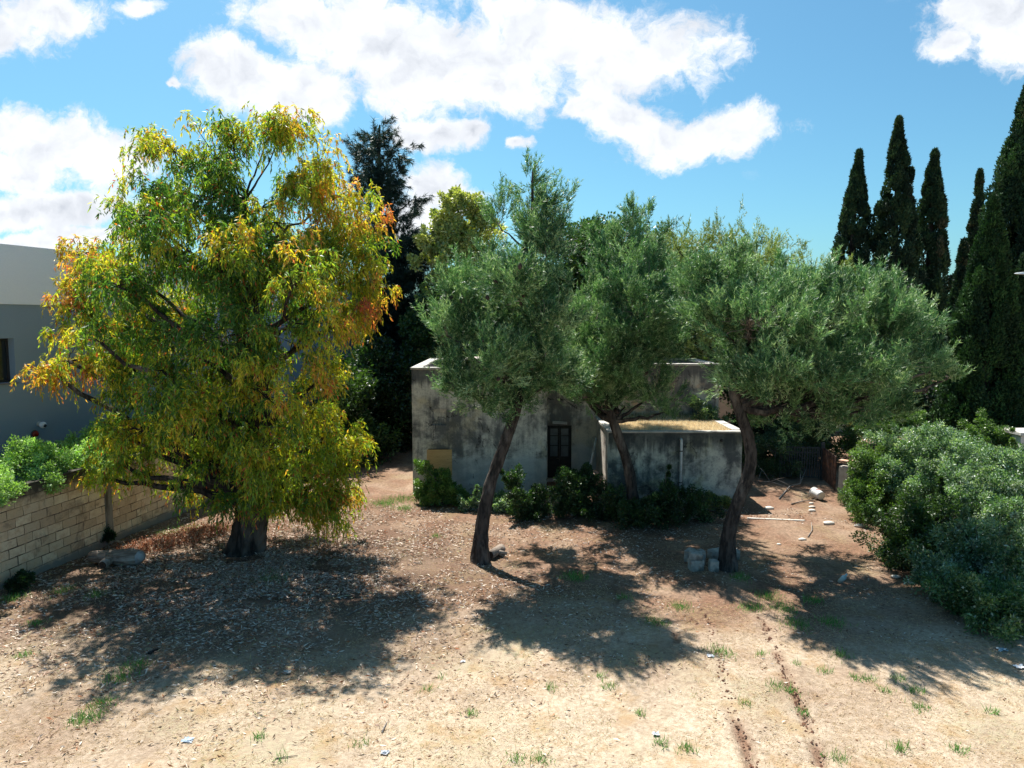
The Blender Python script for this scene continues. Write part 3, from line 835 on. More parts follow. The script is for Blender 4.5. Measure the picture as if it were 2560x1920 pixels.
for (a, b, z0, z1) in wallholes:
    q = MB(); q.box(a, a+.07, .26, .33, z0, z1); q.box(b-.07, b, .26, .33, z0, z1); q.box(a+.07, b-.07, .26, .33, z1-.07, z1); q.box(a+.07, b-.07, .26, .33, z0, z0+.07); q.box((a+b)/2-.04, (a+b)/2+.04, .262, .328, z0+.07, z1-.07)
    wf = q.build('window', DF, mh)
    q = MB(); q.box(a+.07, (a+b)/2-.04, .29, .30, z0+.07, z1-.07); q.build('pane', PANE, wf)
    q = MB(); q.box((a+b)/2+.04, b-.07, .29, .30, z0+.07, z1-.07); q.build('pane', PANE, wf)
    q = MB(); q.box(a-.05, b+.05, -.05, .26, z0-.05, z0-.002); q.build('sill', mat2('grey_sill', (.22,.2,.2),(.18,.17,.17)), wf)
def mpt(px, py):     # where a sight line meets the building's face
    n_ = Vector((mdir.y, -mdir.x, 0)); d_ = ray(px, py); o_ = Vector((0,0,CAMH))
    return o_ + d_ * ((ma - o_).dot(n_) / d_.dot(n_))
nrm_m = Vector((mdir.y, -mdir.x, 0))
def lathe(mb, base, axis, prof, n=16):
    axis = Vector(axis).normalized(); mb.tube([Vector(base) + axis*z for (z, r) in prof], [max(r, .001) for (z, r) in prof], n, True); return mb
c_ = mpt(97, 1060)
sc = empty('security_camera', c_); tag(sc, 'small white dome security camera on the grey wall above the hedge', 'security camera')
q = MB(); lathe(q, (0,0,0), nrm_m, [(0,.09),(.03,.09),(.05,.07),(.10,.07)]); q.build('bracket', WP, sc, True)
ballm = mat2('white_plastic', (.75,.75,.75), (.70,.70,.70), 5, .35, .4, .02)
q = MB(); lathe(q, nrm_m*.08, nrm_m + Vector((.2,0,-.3)), [(0,.05),(.03,.09),(.08,.115),(.13,.115),(.18,.09),(.20,.06)]); q.build('dome', ballm, sc, True)
q = MB(); ax_ = (nrm_m + Vector((.2,0,-.3))).normalized(); lathe(q, nrm_m*.08 + ax_*.19, ax_, [(0,.06),(.03,.055),(.05,.03)]); q.build('lens', PANE, sc, True)
c_ = mpt(86, 1085)
rs = empty('alarm_light', c_); tag(rs, 'round dark red alarm lamp on the grey wall just above the hedge', 'alarm lamp')
q = MB(); lathe(q, (0,0,0), nrm_m, [(0,.14),(.02,.14),(.04,.12)]); q.build('base', DF, rs, True)
q = MB(); lathe(q, nrm_m*.035, nrm_m, [(0,.115),(.04,.11),(.08,.075),(.1,.03)]); q.build('lens', mat2('red_lens', (.30,.02,.015),(.25,.02,.01), rough=.25), rs, True)

# ================================================================== TREES
# ---- the big weeping tree
tY = t1.y
def xz(x, y, Y): return Q(x, y, Y)
cx_m, = (Q(500, 640, tY).x,)
czr = (Q(500, 640, tY).z)
def weep_col(ci, P0, t):
    M = ci.max() + 1
    o = np.array([t1.x, t1.y, 0])
    Wp = P0 + o
    a = (Wp[:, 0] - cx_m) / 6.0; b = (Wp[:, 2] - czr) / 7.0; e = (Wp[:, 1] - tY) / 6.0
    q = np.sqrt(a*a + b*b*.6 + e*e*.25) + (a > 0)*.08
    cn = rng.normal(0, .17, M)[ci] + rng.normal(0, .12, len(ci)) + (fbm(Wp[:,0]*.5+40, Wp[:,2]*.5+40, 77) - .5)*.9
    s = q*1.06 + cn*1.15 + .15*t - .20
    g0 = np.array([.08,.185,.04]); g1 = np.array([.25,.37,.045]); y1 = np.array([.52,.48,.05]); o1 = np.array([.68,.38,.09]); r1 = np.array([.62,.18,.09])
    c = np.where((s < .35)[:, None], g0, g1)
    c = np.where((s > .62)[:, None], y1, c); c = np.where((s > .98)[:, None], o1, c); c = np.where((s > 1.22)[:, None], r1, c)
    low = (Wp[:, 2] < 3.6) & (rng.random(len(ci)) < .6); c[low & (s > .6)] = g1
    k = rng.random(len(ci)) < .05; c[k] = np.array([.40,.10,.035])
    k = rng.random(len(ci)) < .06; c[k] = np.array([.22,.26,.14])
    return c * rng.uniform(.72, 1.28, (len(ci), 1))
L = []
for (x, y, dY, rx, ry, rd, f) in [
    (380,330,0,80,75,1.4,1.3),(430,285,.3,60,45,1.2,1.4),(505,310,.8,70,60,1.4,1.3),(610,300,.3,75,70,1.4,1.4),(600,265,.1,50,40,1.0,1.5),(320,300,.2,34,34,.7,1),(690,350,0,50,60,1.1,1.2),(360,420,-.4,75,70,1.5,.9),(500,440,0,110,100,2.2,1),(640,400,.3,90,85,2.0,1),(720,430,.6,60,60,1.6,.9),
    (790,480,1.4,55,55,1.5,.9),(820,570,1.0,55,75,1.7,1),(700,560,.2,100,85,2.2,1),(560,560,-1.6,110,85,1.6,.9),(380,560,-.3,100,85,2.2,1),(255,470,.6,55,55,1.4,.85),(260,590,.4,80,80,1.9,1),
    (150,550,.8,60,60,1.5,.85),(145,660,.2,65,70,1.6,.75),(125,780,.3,58,65,1.3,.6),(230,750,-.6,90,80,2.1,.9),(370,720,-2.0,110,90,1.8,.9),(530,720,-2.6,130,90,1.6,.9),(680,700,-1.8,100,90,1.8,1),(790,660,.2,60,60,1.6,1),
    (330,680,2.4,100,90,1.6,.8),(520,640,3.0,130,110,1.6,.8),(700,650,2.4,100,90,1.6,.9),(300,850,-.8,85,65,2.0,.85),(430,870,-2.2,110,80,1.6,.95),(580,860,-2.6,110,80,1.4,.95),(690,830,-1.2,75,80,1.7,1),
    (240,940,-.2,60,50,1.4,.8),(205,1030,-.8,42,55,.8,.8),(330,965,.6,90,55,1.4,.9),(450,970,1.6,90,70,1.3,1),(500,960,-2.2,80,50,1.0,.8),(600,960,-2.0,70,60,1.0,.8),(630,1000,1.8,80,70,1.3,1),
    (720,940,.4,80,60,1.6,1),(770,950,.2,45,45,1.0,1),(740,1030,.6,62,60,1.2,1.1),(720,1100,.4,28,30,.5,1.1),(640,1070,1.4,50,35,.8,.9),(780,1000,.4,44,60,.9,1),(700,1095,0,50,44,.7,1.6),(745,1060,.1,44,60,.8,1.5),(500,1085,-1.6,50,30,.5,1.2),(590,1080,-1.5,50,34,.5,1.2),(670,1060,-.4,50,44,.8,1),(420,1040,2.0,55,40,.9,.9),(85,800,.2,14,28,.4,.5),(530,1060,-1.7,70,44,.6,1),(390,1010,-1.4,80,50,1.1,1),(300,930,-2.4,80,60,1.1,1),(400,880,-3.2,90,60,1.1,.9),(560,980,-2.8,80,60,.8,1),(340,800,-3.0,90,70,1.1,.9),(650,1030,-.8,70,50,1.1,1),(240,620,-3.0,80,70,1.4,.9),(200,740,-3.2,70,60,1.2,.8),(330,480,-2.4,80,70,1.4,.9),(640,620,-3.0,80,80,1.3,.9),(470,560,-2.4,100,80,1.3,.9),(600,480,-1.6,90,80,1.2,.9),(460,1000,-1.5,70,40,.9,.9),(600,1050,-1.2,50,40,.6,.8),(250,1000,-.5,60,60,1.0,.9),(540,790,2.4,150,90,1.6,.8),(640,900,2.5,100,80,1.3,.9)]:
    L.append(lb(505+(x-505)*(.94 if y > 450 else 1.0), y, tY + dY, rx*.95, ry, rd, f))
tk = [Vector((t1.x-.1, t1.y, -.15)), Q(540,1130,tY), Q(548,1060,tY), Q(556,960,tY+.1), Q(560,840,tY+.2), Q(552,700,tY+.1), Q(540,560,tY), Q(530,430,tY+.2)]
bt = tree('weeping_tree', 'huge weeping tree turning yellow and orange, beside the block wall', 'tree', tk, [.70,.52,.46,.40,.28,.17,.11,.05], L, style_weeping, weep_col,
     bark=M_BARK2, lm=M_LEAF, dens=2.3, cr=.42, fork=.30, gap=.485, gs=1.25, shell=.55, sk=dict(nsp=14, nl=13, L=.15, Wd=.038, spl=.52), wob=.16, sides=18, limb=.28, twigk=.7)

# ---- Aleppo pines in front
pine_cols = clump_cols([(.095,.215,.085), (.19,.335,.14), (.035,.105,.042), (.35,.48,.25)], [4, 3.3, 3.2, 2], .35, (.46,.58,.34), .22)
def pine_trunk(pts, Y):
    out = []
    for i, (x, y, dY) in enumerate(pts): out.append(Q(x, y, Y + dY))
    return out
p1 = GQ(1037, 1212); Y1 = p1.y
L = [lb(x-3, y+6, Y1+dY, rx*.87, ry*.93, rd*1.05, f) for (x, y, dY, rx, ry, rd, f) in [
    (1150,385,.2,12,46,.3,.4),(1152,440,.2,24,36,.5,.7),(1175,430,.5,16,40,.35,.45),(1210,450,.2,26,45,.6,.7),(1080,480,0,34,45,.8,.8),(1140,500,.3,60,50,1.1,1),(1190,540,-.2,45,60,1.2,1),(1060,560,.2,50,55,1.2,1),(1120,610,-1.2,70,70,1.2,1),
    (1000,620,.4,40,50,1.0,.8),(1010,700,-.2,60,60,1.3,1),(1110,710,.8,90,70,1.5,1),(1180,690,-.4,60,80,1.5,1),(970,720,-.8,36,50,.8,.8),(1060,780,-1.2,85,55,1.2,1.1),(1160,790,.2,75,65,1.6,1.1),(975,830,-.8,40,34,.7,.9),(1040,850,-.6,70,30,1.0,1.1),(1120,850,.3,70,35,1.2,1.1),(1075,880,-.2,22,12,.5,.9),(1120,660,2.2,80,90,1.2,.9),(1200,800,.8,50,44,1.2,1),(985,790,-.4,44,50,.8,1),(1150,850,.6,60,34,1.2,1),(1090,740,3.6,70,70,1.5,.9),(1170,720,3.4,60,70,1.5,.9)]]  # last two lobes: hidden rear crown, added for the shadow it casts
tk = [Vector((p1.x, p1.y, -.15)), Q(1040,1150,Y1), Q(1058,1050,Y1), Q(1090,960,Y1), Q(1118,870,Y1), Q(1135,760,Y1), Q(1145,620,Y1+.1), Q(1150,480,Y1+.2), Q(1150,370,Y1+.2)]
SKP = dict(ntw=17, nn=18, L=.13, Wd=.021, tl=.40, up=.75)
tree('pine_tree', 'grey-green pine with a bent trunk and a spiky top before the farmhouse window wall', 'pine tree', tk, [.34,.215,.185,.175,.165,.14,.10,.06,.02], L, style_needle, pine_cols, cones=38, spiky=.14, gap=.47, gs=1.4, shell=.6, dens=4.2, cr=.33, fork=.5, sk=SKP, twig=M_TWIGP, twigk=.55, group='pines in front of the farmhouse')
p2 = G(1578, 1305); Y2 = p2.y
L = [lb(x, y+8, Y2+dY, rx*.86, ry*.92, rd*1.1, f) for (x, y, dY, rx, ry, rd, f) in [
    (1370,460,.2,18,42,.4,.5),(1345,500,0,34,42,.8,.8),(1395,500,.4,36,45,.9,.9),(1285,500,.6,14,40,.3,.35),(1290,570,.2,45,50,1.1,1),(1370,570,-.4,60,55,1.4,1),(1430,560,.4,40,50,1.1,.9),(1290,660,0,60,65,1.6,1),
    (1370,670,-1.4,75,70,1.4,1),(1440,650,.2,55,65,1.5,1),(1260,750,.4,50,60,1.5,1),(1330,770,-1.0,80,60,1.6,1.1),(1410,750,-.2,58,54,1.7,1.1),(1400,840,.2,60,40,1.3,1.1),(1300,840,.3,70,35,1.3,1.1),(1370,650,2.4,90,80,1.4,.9),(1245,800,.2,44,44,1.2,1),(1270,850,.2,54,28,1.1,1),(1350,870,.2,60,24,1.1,1),(1440,880,-.6,26,18,.6,.7),(1300,740,3.6,70,60,1.6,.9),(1400,730,3.8,70,60,1.6,.9),(1240,700,3.0,50,50,1.4,.9),(1250,740,5.0,70,60,1.3,.9),(1350,720,5.2,80,60,1.3,.9),(1390,700,4.6,60,50,1.3,.9),(1135,735,4.4,70,46,1.5,1),(1195,740,4.8,60,46,1.5,1)]]  # rearmost lobes are out of sight, added to shade ground by the house
tk = [Vector((p2.x, p2.y, -.15)), Q(1366,1060,Y2), Q(1352,990,Y2), Q(1328,920,Y2), Q(1312,850,Y2), Q(1318,740,Y2), Q(1345,600,Y2), Q(1370,440,Y2)]
tree('pine_tree', 'middle grey-green pine whose trunk rises from the bushes beside the low annex', 'pine tree', tk, [.32,.205,.18,.165,.155,.12,.08,.02], L, style_needle, pine_cols, cones=38, spiky=.14, gap=.47, gs=1.4, shell=.6, dens=4.2, cr=.35, fork=.45, sk=SKP, twig=M_TWIGP, twigk=.55, group='pines in front of the farmhouse')
p3 = GQ(1572, 1228); Y3 = p3.y
L = [lb(x, y+(16 if y<680 else 4)+(24 if x>1640 and y<680 else 0), Y3+dY, rx*.9, ry*(.8 if y<680 else .95), rd*1.25, f) for (x, y, dY, rx, ry, rd, f) in [
    (1490,620,.8,45,55,1.0,.9),(1540,590,.6,50,50,1.1,1),(1610,600,.4,60,55,1.2,1),(1690,610,.6,60,50,1.2,1),(1735,590,.9,14,30,.4,.35),(1800,600,.9,12,26,.4,.3),(1925,600,.4,16,30,.4,.4),(2010,700,.5,26,30,.5,.5),(1770,600,.5,55,50,1.1,1),(1850,610,.6,50,50,1.0,.9),(1900,630,.5,40,50,.9,.8),
    (1545,690,-.2,58,50,1.4,1),(1620,700,-1.0,75,65,1.5,1),(1710,700,-.6,70,65,1.5,1),(1800,700,-.2,70,65,1.5,1),(1890,700,0,60,60,1.3,1),(1960,680,.6,45,50,.9,.8),
    (1590,785,.2,50,45,1.3,1),(1650,810,-.6,80,60,1.6,1.1),(1750,800,-.6,80,60,1.6,1.1),(1850,800,-.4,75,60,1.5,1.1),(1940,790,0,60,55,1.2,1),(2010,800,.2,45,40,.8,.8),(2050,812,.2,30,20,.4,.6),
    (1690,880,.6,80,40,1.4,1),(1790,880,.2,80,40,1.4,1),(1890,880,.3,60,35,1.1,.9),(1700,700,2.0,150,90,1.2,.8),(1985,700,.8,30,50,.6,.6),(1630,770,3.4,60,44,1.4,.9),(1680,790,3.6,110,50,1.4,.9),(1850,780,2.8,110,50,1.2,.9),(1950,860,.4,40,30,.7,.7)]]  # lobes set far back are added to carry the shadow towards the house
tk = [Vector((p3.x, p3.y, -.15)), Q(1573,1160,Y3), Q(1592,1090,Y3), Q(1618,1020,Y3), Q(1620,960,Y3), Q(1602,900,Y3), Q(1585,830,Y3), Q(1620,740,Y3), Q(1700,650,Y3)]
tree('pine_tree', 'widest pine, trunk curving like a bow beside the grey stone blocks', 'pine tree', tk, [.33,.21,.19,.18,.17,.165,.15,.11,.05], L, style_needle, pine_cols, cones=38, spiky=.14, gap=.47, gs=1.4, shell=.6, dens=4.0, cr=.34, fork=.66, sk=SKP, twig=M_TWIGP, twigk=.9, group='pines in front of the farmhouse')

# ---- pines behind
SKB = dict(ntw=16, nn=14, L=.16, Wd=.03, tl=.42)
back_cols = clump_cols([(.28,.34,.09), (.18,.25,.07), (.36,.40,.13)], [3, 3, 2], .2)
def backtree(name, label, cat, base, top, r0, lobes, Y, style, cols, lm, sk, cr, dens=2.2, group='trees behind the farmhouse', **kw):
    b = Q(base[0], base[1], Y); b.z = -.1
    t_ = Q(top[0], top[1], Y)
    m_ = (b + t_) * .5 + Vector((random.uniform(-.3,.3), 0, 0))
    return tree(name, label, cat, [b, m_, t_], [r0, r0*.65, r0*.15], [lb(x, y, Y+dY, rx, ry, rd, f) for (x, y, dY, rx, ry, rd, f) in lobes], style, cols, lm=lm, sk=sk, cr=cr, dens=dens, group=group, sides=8, twigk=1.2, **kw)
backtree('pine_tree', 'rounded olive-green pine crown rising behind the farmhouse roof on the right', 'pine tree', (1600,1000), (1590,520), .3,
   [(1572,528,0,50,34,2,1),(1510,555,0,60,45,2.2,1),(1465,545,0,40,40,2,1),(1640,560,0,60,40,2,1),(1420,555,1,40,50,2,1),(1740,590,0,50,40,2,1),(1620,580,0,70,50,2.2,1),(1450,560,1,50,50,1.8,.9),(1690,610,0,70,50,2,1),(1430,620,1,60,60,2,1),(1560,660,-1,120,70,2,1),(1690,700,0,90,60,2,1),(1560,760,0,130,60,2,.8)], 38, style_needle, back_cols, M_NEEDLE, SKB, .7, 3.4, gap=.3)
backtree('pine_tree', 'pine with a bare dark lower trunk standing behind the iron gate', 'pine tree', (1776,1010), (1780,640), .3,
   [(1760,680,0,80,60,2,1),(1850,720,0,70,60,2,1),(1700,780,0,80,60,2,1),(1800,820,-.5,100,60,2,1),(1890,830,0,70,60,2,1),(1720,880,0,70,45,1.8,1),(1830,900,0,90,40,1.8,.9)], 39, style_needle, back_cols, M_NEEDLE, SKB, .7, 3.0, gap=.3)
# tall dark Canary pine
dark_cols = clump_cols([(.022,.050,.040), (.034,.065,.048), (.015,.035,.028)], [3, 2, 2], .2)
SKC = dict(ntw=15, nn=16, L=.34, Wd=.035, tl=.3, up=.1, droop=.5)
backtree('tall_pine', 'tall slender dark pine with drooping long needles rising behind the yellow tree', 'pine tree', (828,1010), (820,270), .38,
   [(820,300,0,22,26,.8,1),(800,325,0,28,22,.9,1),(845,330,0,26,22,.9,1),(800,370,0,28,30,1,1),(845,385,0,30,30,1,1),(815,415,0,38,26,1,1),(850,425,0,24,18,.8,1),(890,432,0,20,10,.5,.8),(875,470,0,22,14,.6,.9),
    (868,520,0,38,30,1.3,1),(885,560,0,36,34,1.4,1),(850,600,0,40,30,1.4,1),(900,640,0,44,34,1.5,1),(820,470,0,34,34,1,1),(835,530,0,36,36,1,1),(840,650,0,50,40,1.4,1),(800,680,0,60,45,1.8,1),(870,720,0,70,45,1.9,1),(810,780,0,60,50,1.9,1),(890,800,0,50,50,1.8,1)], 46, style_needle, dark_cols, M_NEEDLE, SKC, .55, 5.0, fork=.2, gap=.15)
# yellow-green airy tree
SKD = dict(nl=110, L=.2, Wd=.14)
yg = clump_cols([(.44,.45,.16), (.32,.37,.11), (.52,.50,.22)], [3, 3, 2], .2)
backtree('locust_tree', 'airy yellow-green tree with gaps of sky, left of the spiky pine', 'tree', (1010,1010), (990,440), .28,
   [(985,450,0,44,34,1.3,1),(950,480,0,36,34,1.2,1),(1025,465,0,40,34,1.3,1),(960,520,0,50,40,1.4,1),(1010,530,0,50,40,1.4,1),(925,520,0,34,30,1.2,.6),(985,520,0,44,30,1.4,.7),(1045,500,1,36,40,1.3,.8),(945,580,0,40,34,1.4,.7),(1010,580,0,50,40,1.6,.8),(950,640,0,44,40,1.6,.9)], 44, style_broad, yg, M_BUSH, SKD, .45, 2.4, gap=.49, gs=1.4, fork=.4, twig=M_TWIGP)
# dark evergreens filling the gap between the yellow tree and the house
SKE = dict(nl=150, L=.2, Wd=.13)
ev = clump_cols([(.025,.06,.022), (.04,.085,.03), (.018,.04,.018)], [3, 2, 2], .2)
ev2 = clump_cols([(.05,.10,.03), (.07,.13,.035), (.035,.07,.025)], [3, 2, 2], .2)
for (lab, x, y0, Y, lob, cc) in [
    ('dark evergreen tree filling the gap left of the farmhouse', 830, 760, 41, [(800,800,0,70,60,2.5,1),(870,830,0,70,60,2.5,1),(780,900,0,70,70,2.5,1),(860,930,0,80,70,2.5,1),(830,1000,0,80,40,2,1)], ev),
    ('mid-green broadleaf tree behind the weeping tree, right of its trunk', 740, 800, 37, [(740,860,0,50,50,2,1),(770,950,0,50,60,2,1),(700,950,0,60,60,2,1),(650,1000,0,60,40,2,1)], ev2),
    ('evergreen tree peering over the farmhouse roof at its left end', 960, 640, 43, [(940,680,0,60,50,2.2,1),(990,720,0,70,60,2.4,1),(930,760,0,60,50,2.2,1),(1060,740,0,80,60,2.4,1)], ev2),
    ('dense green tree showing between the two slimmer pines, behind the roof', 1290, 480, 42, [(1240,520,0,45,40,2,1),(1300,540,0,60,50,2,1),(1270,590,0,70,50,2,1),(1400,540,0,50,50,2,1),(1460,600,0,50,50,2,1)], ev2),
    ('evergreen tree directly behind the middle of the farmhouse', 1250, 600, 44, [(1180,650,0,90,60,2.4,1),(1280,640,0,90,70,2.4,1),(1380,660,0,90,60,2.4,1),(1240,740,0,130,60,2.4,1),(1420,740,0,120,60,2.4,1)], ev2),
    ('dense dark tree behind the farmhouse corner, beside the bow-trunked pine', 1650, 760, 37.5, [(1620,830,0,60,60,2,1),(1680,900,0,70,60,2,1),(1640,960,0,60,50,1.8,1),(1720,960,0,60,40,1.8,1)], ev),
    ('shady broadleaf tree behind the gate, under the far pine', 1900, 780, 42, [(1880,880,0,70,50,2.2,1),(1960,840,0,70,50,2.2,1),(1990,900,0,60,30,2,1)], ev),
    ('dark tree left of the weeping trunk against the block wall', 420, 900, 30, [(440,1000,0,60,50,1.6,1),(390,1050,0,40,40,1.3,1),(470,1070,0,60,35,1.4,1)], ev2)]:
    backtree('evergreen_tree', lab, 'tree', (x,1010), (x,y0), .22, lob, Y, style_broad, cc, M_BUSH, SKE, .75, 4.0, fork=.3, gap=.2)

# ---- cypresses
def cypress(label, top, hw, Y, lean=0.0, cols=((.035,.070,.036),(.055,.10,.045),(.02,.042,.026),(.10,.10,.06)), fl=.24, npl=110, nf=330, base=None, seed=0, pr=.42):
    npl = int(npl*2.0); nf = int(nf*.75)
    tp_ = Q(top[0], top[1], Y); Ht = tp_.z
    bx = tp_.x + lean
    Rm = 1.4 * hw * K * Y / FPX
    root = empty('cypress_tree', (bx, Y, 0)); tag(root, label, 'cypress', 'dark cypresses on the right')
    t = rng.uniform(0.02, 1, npl) ** .85
    r = Rm * np.clip(1 - t**1.75, 0.03, 1) ** .8 * (.78 + .22*np.minimum(1, t/.2)) * (.88 + .24*rng.random(npl))
    th = rng.uniform(0, 2*np.pi, npl)
    pl = rng.uniform(1.0, 2.4, npl) * (1 - .5*t)
    rr_ = pr * (1 - .45*t) * rng.uniform(.6, 1.15, npl)
    r = r * np.where(rng.random(npl) < .12, 1.18, 1.0)
    cxp = -lean * t + np.cos(th) * np.maximum(r - rr_*.8, 0) * np.sqrt(rng.uniform(.35, 1, npl)); cyp = np.sin(th) * np.maximum(r - rr_*.8, 0) * np.sqrt(rng.uniform(.35, 1, npl))
    z0 = t * (Ht - pl*.6) - pl*.35 + .3
    ci = np.repeat(np.arange(npl), nf); n = len(ci)
    s = rng.uniform(0, 1, n); a = rng.uniform(0, 2*np.pi, n)
    prof = np.sin(np.pi * np.clip(s, .02, 1)**.8)**.7
    rad_ = rr_[ci] * prof * np.sqrt(rng.uniform(.3, 1, n))
    outx = np.cos(a); outy = np.sin(a)
    P0 = np.stack([cxp[ci] + outx*rad_, cyp[ci] + outy*rad_, z0[ci] + s*pl[ci]], -1)
    D = np.stack([outx*.6, outy*.6, np.full(n, 1.0)], -1) + rng.normal(size=(n,3))*.42
    V, Fc = kites(P0, D, fl*rng.uniform(.6,1.2,n), fl*.42, .1)
    base_i = rng.choice(len(cols), npl, p=([.36,.3,.3,.04] if len(cols) == 4 else None))
    c = np.array(cols)[base_i][ci] * rng.uniform(.7, 1.3, (n,1))
    keep_ = P0[:, 2] > .1
    c = c[keep_]; V = V.reshape(-1,4,3)[keep_].reshape(-1,3); Fc = np.arange(len(V)).reshape(-1,4)
    q = MB(); q.tube([(0,0,-.1),(-lean*.5,0,Ht*.5),(-lean*.9,0,Ht*.92)], [Rm*.16+.08, Rm*.1+.04, .03], 8); q.build('trunk', M_BARK, root)
    link('crown', npmesh('crown', V, Fc, 4, c), M_CYP, root)
cypress('leftmost of the three distant cypresses, smoothly tapering', (1856,334), 47, 56, lean=-.7, npl=130)
cypress('middle distant cypress, the tallest of the three, with a ragged tip', (1942,262), 52, 55, lean=.2, npl=150)
cypress('rightmost of the three distant cypresses, narrow and even', (2020,330), 48, 56, lean=-.1, npl=150)
cypress('small narrow cypress tip showing beside the giant one', (2117,375), 26, 60, npl=90)
cypress('low thin cypress just left of the bright green one', (2082,530), 26, 44, npl=70)
gcy = ((.035,.075,.034),(.055,.11,.04),(.02,.045,.025),(.09,.10,.05))
cypress('giant dark cypress cut off by the right edge of the picture', (2232,160), 90, 34, cols=gcy, fl=.17, npl=420, nf=340, pr=.4)
cypress('green-flanked cypress standing before the giant one', (2146,440), 68, 32, cols=((.03,.07,.024),(.045,.10,.03),(.022,.05,.022)), fl=.15, npl=330, nf=330, pr=.36, lean=.0)
# ragged bare shoots at the middle cypress tip: part of that tree's branches
# ---- shrubs
def shrub(label, x, y, Y, lobes, cols, sk, cr=.3, dens=2.6, name='shrub', group=None, cat='shrub', stem=.05, lm=M_BUSH, twig=M_TWIGP):
    b = Q(x, y, Y); b.z = -.05
    t_ = b + Vector((.1, 0, max(.4, max(l[0].z for l in lobes) * .8)))
    return tree(name, label, cat, [b, (b+t_)*.5, t_], [stem, stem*.7, stem*.3], lobes, style_broad, cols, bark=M_TWIGP, lm=lm, dens=dens, cr=cr, fork=.1, group=group, sk=sk, twig=twig, twigk=.35, sides=6, limb=.5, spiky=.05, gap=.42, gs=1.9, shell=.6)
silver_glints = clump_cols([(.15,.25,.14), (.25,.35,.23), (.09,.17,.08), (.50,.58,.50)], [4, 2.6, 3, 1.1], .3)  # silvery greens; the palest one paints highlights sprinkled over the leaves
greenb = clump_cols([(.10,.18,.05), (.16,.25,.07), (.06,.12,.035)], [3, 2, 2], .25)
SKS = dict(nl=210, L=.10, Wd=.045)
def lS(x, y, Y, rx, ry, rd, f=1.0): return lb(x, y-6, Y, rx*1.18, ry*1.2, rd*1.15, f)
GS = 'shrubs along the right side'
shrub('silvery shrub behind the others, its rounded top nearest the tall cypress', 1995, 1040, 27, [lS(1960,990,27,60,50,1.4),lS(2030,975,27,60,45,1.4),lS(1920,1040,26.5,50,45,1.2),lS(2000,1050,26,70,55,1.4),lS(2080,1010,27,50,45,1.3)], silver_glints, SKS, .34, group=GS)
shrub('green open shrub nearest the gate and white tub', 1870, 1080, 26.5, [lS(1890,1010,27,34,34,.9,.8),lS(1884,1060,26.5,36,38,1.0),lS(1905,1090,26,38,38,1.0),lS(1860,1105,26,26,22,.8)], greenb, SKS, .3, group=GS)
shrub('large silvery shrub touching the right edge of the picture, upper one', 2150, 1100, 23.5, [lS(2130,1050,23.5,60,45,1.3),lS(2190,1030,23.5,50,45,1.3),lS(2090,1100,23,60,50,1.3),lS(2170,1120,22.5,80,50,1.4),lS(2230,1090,23.5,50,60,1.3)], silver_glints, SKS, .33, group=GS)
shrub('dark shrub in the middle of the row, over the leafy bank', 1990, 1180, 22, [lS(1960,1130,22.5,60,45,1.2),lS(2030,1140,22,60,50,1.2),lS(1940,1190,21.5,45,40,1.0),lS(2010,1210,21,60,45,1.1)], ev2, SKS, .32, group=GS)
shrub('big grey-green shrub at the right edge, second from the front', 2110, 1270, 19, [lS(2090,1200,19.5,70,50,1.2),lS(2170,1200,19.5,60,50,1.2),lS(2040,1250,19,50,40,1.0),lS(2130,1270,18.5,70,45,1.1),lS(2210,1260,19,50,50,1.1)], silver_glints, SKS, .3, group=GS)
shrub('foremost dark shrub overhanging the ground at the right edge', 2150, 1370, 16.8, [lS(2110,1310,17,50,40,.8),lS(2180,1310,17,50,45,.9),lS(2130,1350,16.5,45,28,.7),lS(2200,1370,16.5,40,32,.7),lS(2060,1290,17.5,35,30,.6)], clump_cols([(.11,.20,.08),(.2,.29,.15),(.07,.14,.05),(.42,.5,.38)],[4,2,3,.7],.3), SKS, .27, group=GS)  # palest leaf colour here is painted glints as well
shrub('yellow-green sapling sticking up between the silvery shrubs and the cypress', 2080, 1010, 28.5, [lS(2100,960,28.5,40,34,.8,.8),lS(2150,955,28.5,35,34,.8,.8),lS(2190,985,28,30,30,.7,.8),lS(2130,925,28.5,14,26,.3,.6),lS(1960,915,29.5,40,30,.8,.8),lS(1900,930,30,40,26,.8,.8)], greenb, SKS, .26, group=GS)
shrub('spiky dark-green tuft shrub right beside the white tub', 1820, 1090, 28.5, [lS(1822,1092,28.5,18,12,.5),lS(1842,1098,28.2,20,12,.5)], ev2, dict(nl=240, L=.13, Wd=.02), .24, group=GS)
# by the farmhouse
GH = 'bushes at the foot of the farmhouse'
evd = clump_cols([(.035,.08,.028), (.06,.12,.04), (.025,.05,.022), (.16,.24,.12)], [3, 2, 2, .4], .25)
shrub('bright green bush covering the lower left of the boarded window', 950, 1120, 28.6, [lb(915,1010,28.6,20,28,.4,.9),lb(930,1050,28.6,36,30,.6),lb(965,1060,28.4,38,34,.6),lb(930,1095,28.4,34,26,.6),lb(985,1090,28.2,30,26,.5)], clump_cols([(.12,.22,.05),(.17,.27,.09),(.07,.15,.035)],[3,2,2],.25), SKS, .22, group=GH)
shrub('pale-leaved low bush left of the bent pine trunk', 1020, 1120, 27.6, [lb(1015,1095,27.6,34,22,.5),lb(1050,1085,27.8,22,20,.4)], silver_glints, SKS, .2, group=GH)
shrub('pale-leaved low bush right of the bent pine trunk', 1090, 1120, 27.4, [lb(1085,1090,27.6,36,24,.5),lb(1120,1105,27.3,26,16,.4)], silver_glints, SKS, .2, group=GH)
